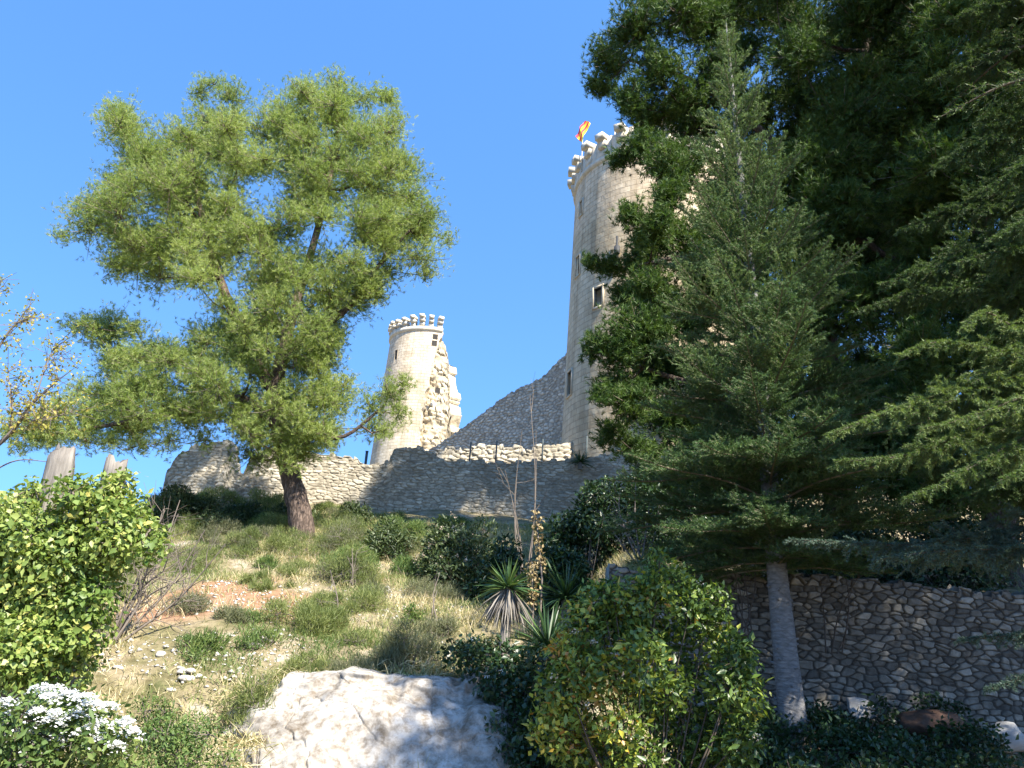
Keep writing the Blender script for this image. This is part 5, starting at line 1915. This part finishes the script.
k = 0
for (px, py) in [(a_ + rng.uniform(-14, 14), b_ + rng.uniform(-9, 9)) for a_, b_ in [(175, 640)] * 2 + [(208, 640)] * 4 + [(262, 640)] * 3 + [(195, 676)] * 6 + [(250, 655)] * 2 + [(120, 660)] * 2] + [(175, 640), (203, 638), (208, 644), (255, 642), (262, 640), (190, 672), (205, 678), (180, 668), (186, 680), (213, 672), (232, 636), (248, 700), (245, 690), (258, 712), (100, 655), (118, 668), (270, 690), (225, 660), (240, 668),
                 (160, 655), (290, 668), (310, 676), (196, 660), (172, 690), (215, 690), (330, 690), (345, 684), (250, 655)]:
    Y_ = 10 + (768 - py) * .036
    for _ in range(30):      # walk along the ray to the ground
        q = at(px, py, Y_)
        Y_ += (q[2] - gz(q[0], Y_)) * 1.2
        Y_ = min(max(Y_, 8.5), 16)
    q = at(px, py, Y_)
    s_ = .025 + .075 * rng.random() ** 2
    rock('limestone_rock', 'pale limestone rock lying loose in the dry grass above the rock face', 'rock', (q[0], Y_, gz(q[0], Y_) + s_ * .1), (s_ * rng.uniform(1, 1.7), s_, s_ * rng.uniform(.5, .8)), 'white_stone', 200 + k, 'loose pale rocks on the bank', 2, rng.uniform(0, 3))
    k += 1
def slab(label, outline, Y_, lean, mat, seed):
    """flat irregular stone: outline as seen, given its own thickness, leaning back"""
    r = np.random.default_rng(seed)
    pts = np.array([at(a, b_, Y_) for a, b_ in outline])
    P_ = smooth_path(np.concatenate([pts, pts[:1]]), 3)[:-1]
    c0 = P_.mean(0)
    n_ = len(P_)
    rings = []
    for dy, sc in ((0.0, .86), (.025, 1.0), (.09, 1.0), (.12, .9)):
        q_ = c0 + (P_ - c0) * sc * (1 + .05 * r.normal(size=(n_, 1)))
        q_[:, 1] += dy + lean * (q_[:, 2] - c0[2]) + .008 * r.normal(size=n_)
        rings.append(q_)
    g = G()
    V = np.concatenate(rings + [rings[0].mean(0)[None] - [0, .01, 0], rings[-1].mean(0)[None]])
    g.add(V, [(k * n_ + i_, k * n_ + (i_ + 1) % n_, (k + 1) * n_ + (i_ + 1) % n_, (k + 1) * n_ + i_) for k in range(3) for i_ in range(n_)])
    g.f.append(np.array([[(i_ + 1) % n_, i_, 4 * n_] for i_ in range(n_)] + [[3 * n_ + i_, 3 * n_ + (i_ + 1) % n_, 4 * n_ + 1] for i_ in range(n_)]))
    return tag(g.build('stone_slab', M[mat], None, origin=c0), label, 'stone')


slab('larger pale slab leaning against the foot of the retaining wall', [(849, 697), (868, 699), (876, 710), (875, 718), (856, 720), (850, 712)], 12.72, .25, 'grey_slab', 301)
slab('small pale pointed slab standing in the dark ivy', [(842, 723), (850, 728), (855, 738), (852, 744), (843, 746), (840, 736)], 12.3, .3, 'grey_slab', 305)
q = at(930, 722, 12.3)
rock('brown_boulder', 'rusty brown boulder half buried in the dark ivy at the wall foot', 'boulder', (q[0], q[1], q[2]), (.46, .3, .22), 'brown_rock', 311, rot=.1)
q = at(1005, 740, 11.6)
rock('limestone_boulder', 'pale boulder at the lower right corner below the retaining wall', 'boulder', (q[0], q[1], q[2]), (.32, .3, .24), 'grey_slab', 317)
# dark hose curving over the top of the wall
g = G()
hp = smooth_path([at(700, 575, 13.4), at(735, 577, 13.3), at(752, 574, 13.3), at(764, 566, 13.3), at(770, 556, 13.4)], 6)
tube(g, hp, .035, 7)
tag(g.build('garden_hose', M['hose'], None), 'dark curved hose lying on the wall top left of the fir trunk', 'hose')

# ------------------------------------------------------------------ grass
rg2 = np.random.default_rng(555)
n = 260000
x = np.where(rg2.random(n) < .8, rg2.uniform(-9, 3.0, n), rg2.uniform(-17, -8.5, n))
y = rg2.uniform(9.0, 27.5, n) ** 1.0
y = 9 + (y - 9) ** 1.0
pn_ = np.stack([x, y, 0 * x], -1)
tuft = vnoise(pn_ * 1.6 + 7)
keep = rg2.random(n) < np.clip((tuft - .2) * 2.2, .08, 1) * np.where((x > -3.3) & (x < .6) & (y < 12.0), .05, 1)
em = np.exp(-(((x - gp[0]) / 1.9) ** 2 + ((y - gp[1]) / 1.9) ** 2))
keep &= rg2.random(n) > em * .93
x, y = x[keep], y[keep]
n = len(x)
P = np.stack([x, y, ground_z(x, y) - .02], -1)
dry = np.clip(vnoise(P * .55 + 31) * 1.5 - .38 + .22 * rg2.normal(size=n), 0, 1)
g = G()
D = norm(rg2.normal(size=(n, 3)) * [.5, .5, .2] + [0, 0, 1.0])
blades(g, P, D, rg2.uniform(.10, .30, n) * (.7 + .6 * dry), .012, dry, rg2, sag=rg2.uniform(.05, .5, n))
tag(g.build('grass', M['grass'], None), 'dry and green grass growing over the bank', 'grass', kind='stuff')

# ------------------------------------------------------------------ stone chips
n = 5200
x = rg2.uniform(-7.0, -.6, n)
y = rg2.uniform(9.6, 17.5, n)
kq = vnoise(np.stack([x * .9, y * .9, 0 * x + 2.2], -1))
kp = rg2.random(n) < np.clip((kq - .35) * 3, .03, 1)
x, y = x[kp], y[kp]
n = len(x)
c_ = np.stack([x, y, ground_z(x, y)], -1)
OCT = np.array([[1, 0, 0], [0, 1, 0], [-1, 0, 0], [0, -1, 0], [0, 0, 1.], [0, 0, -.4]])
sz_ = .012 + .035 * rg2.random(n) ** 2.5
V = c_[:, None, :] + OCT[None] * sz_[:, None, None] * rg2.uniform(.5, 1.4, (n, 6, 1)) * np.array([1.2, 1.2, .7]) + rg2.normal(size=(n, 6, 3)) * .15 * sz_[:, None, None]
i = np.arange(n)[:, None] * 6
g = G()
g.add(V.reshape(-1, 3), np.concatenate([i + f for f in ([0, 1, 4], [1, 2, 4], [2, 3, 4], [3, 0, 4], [1, 0, 5], [2, 1, 5], [3, 2, 5], [0, 3, 5])], 0), np.repeat(rg2.random(n), 6))
tag(g.build('gravel', M['white_stone'], None), 'pale limestone chips strewn over the dry bank', 'gravel', kind='stuff')
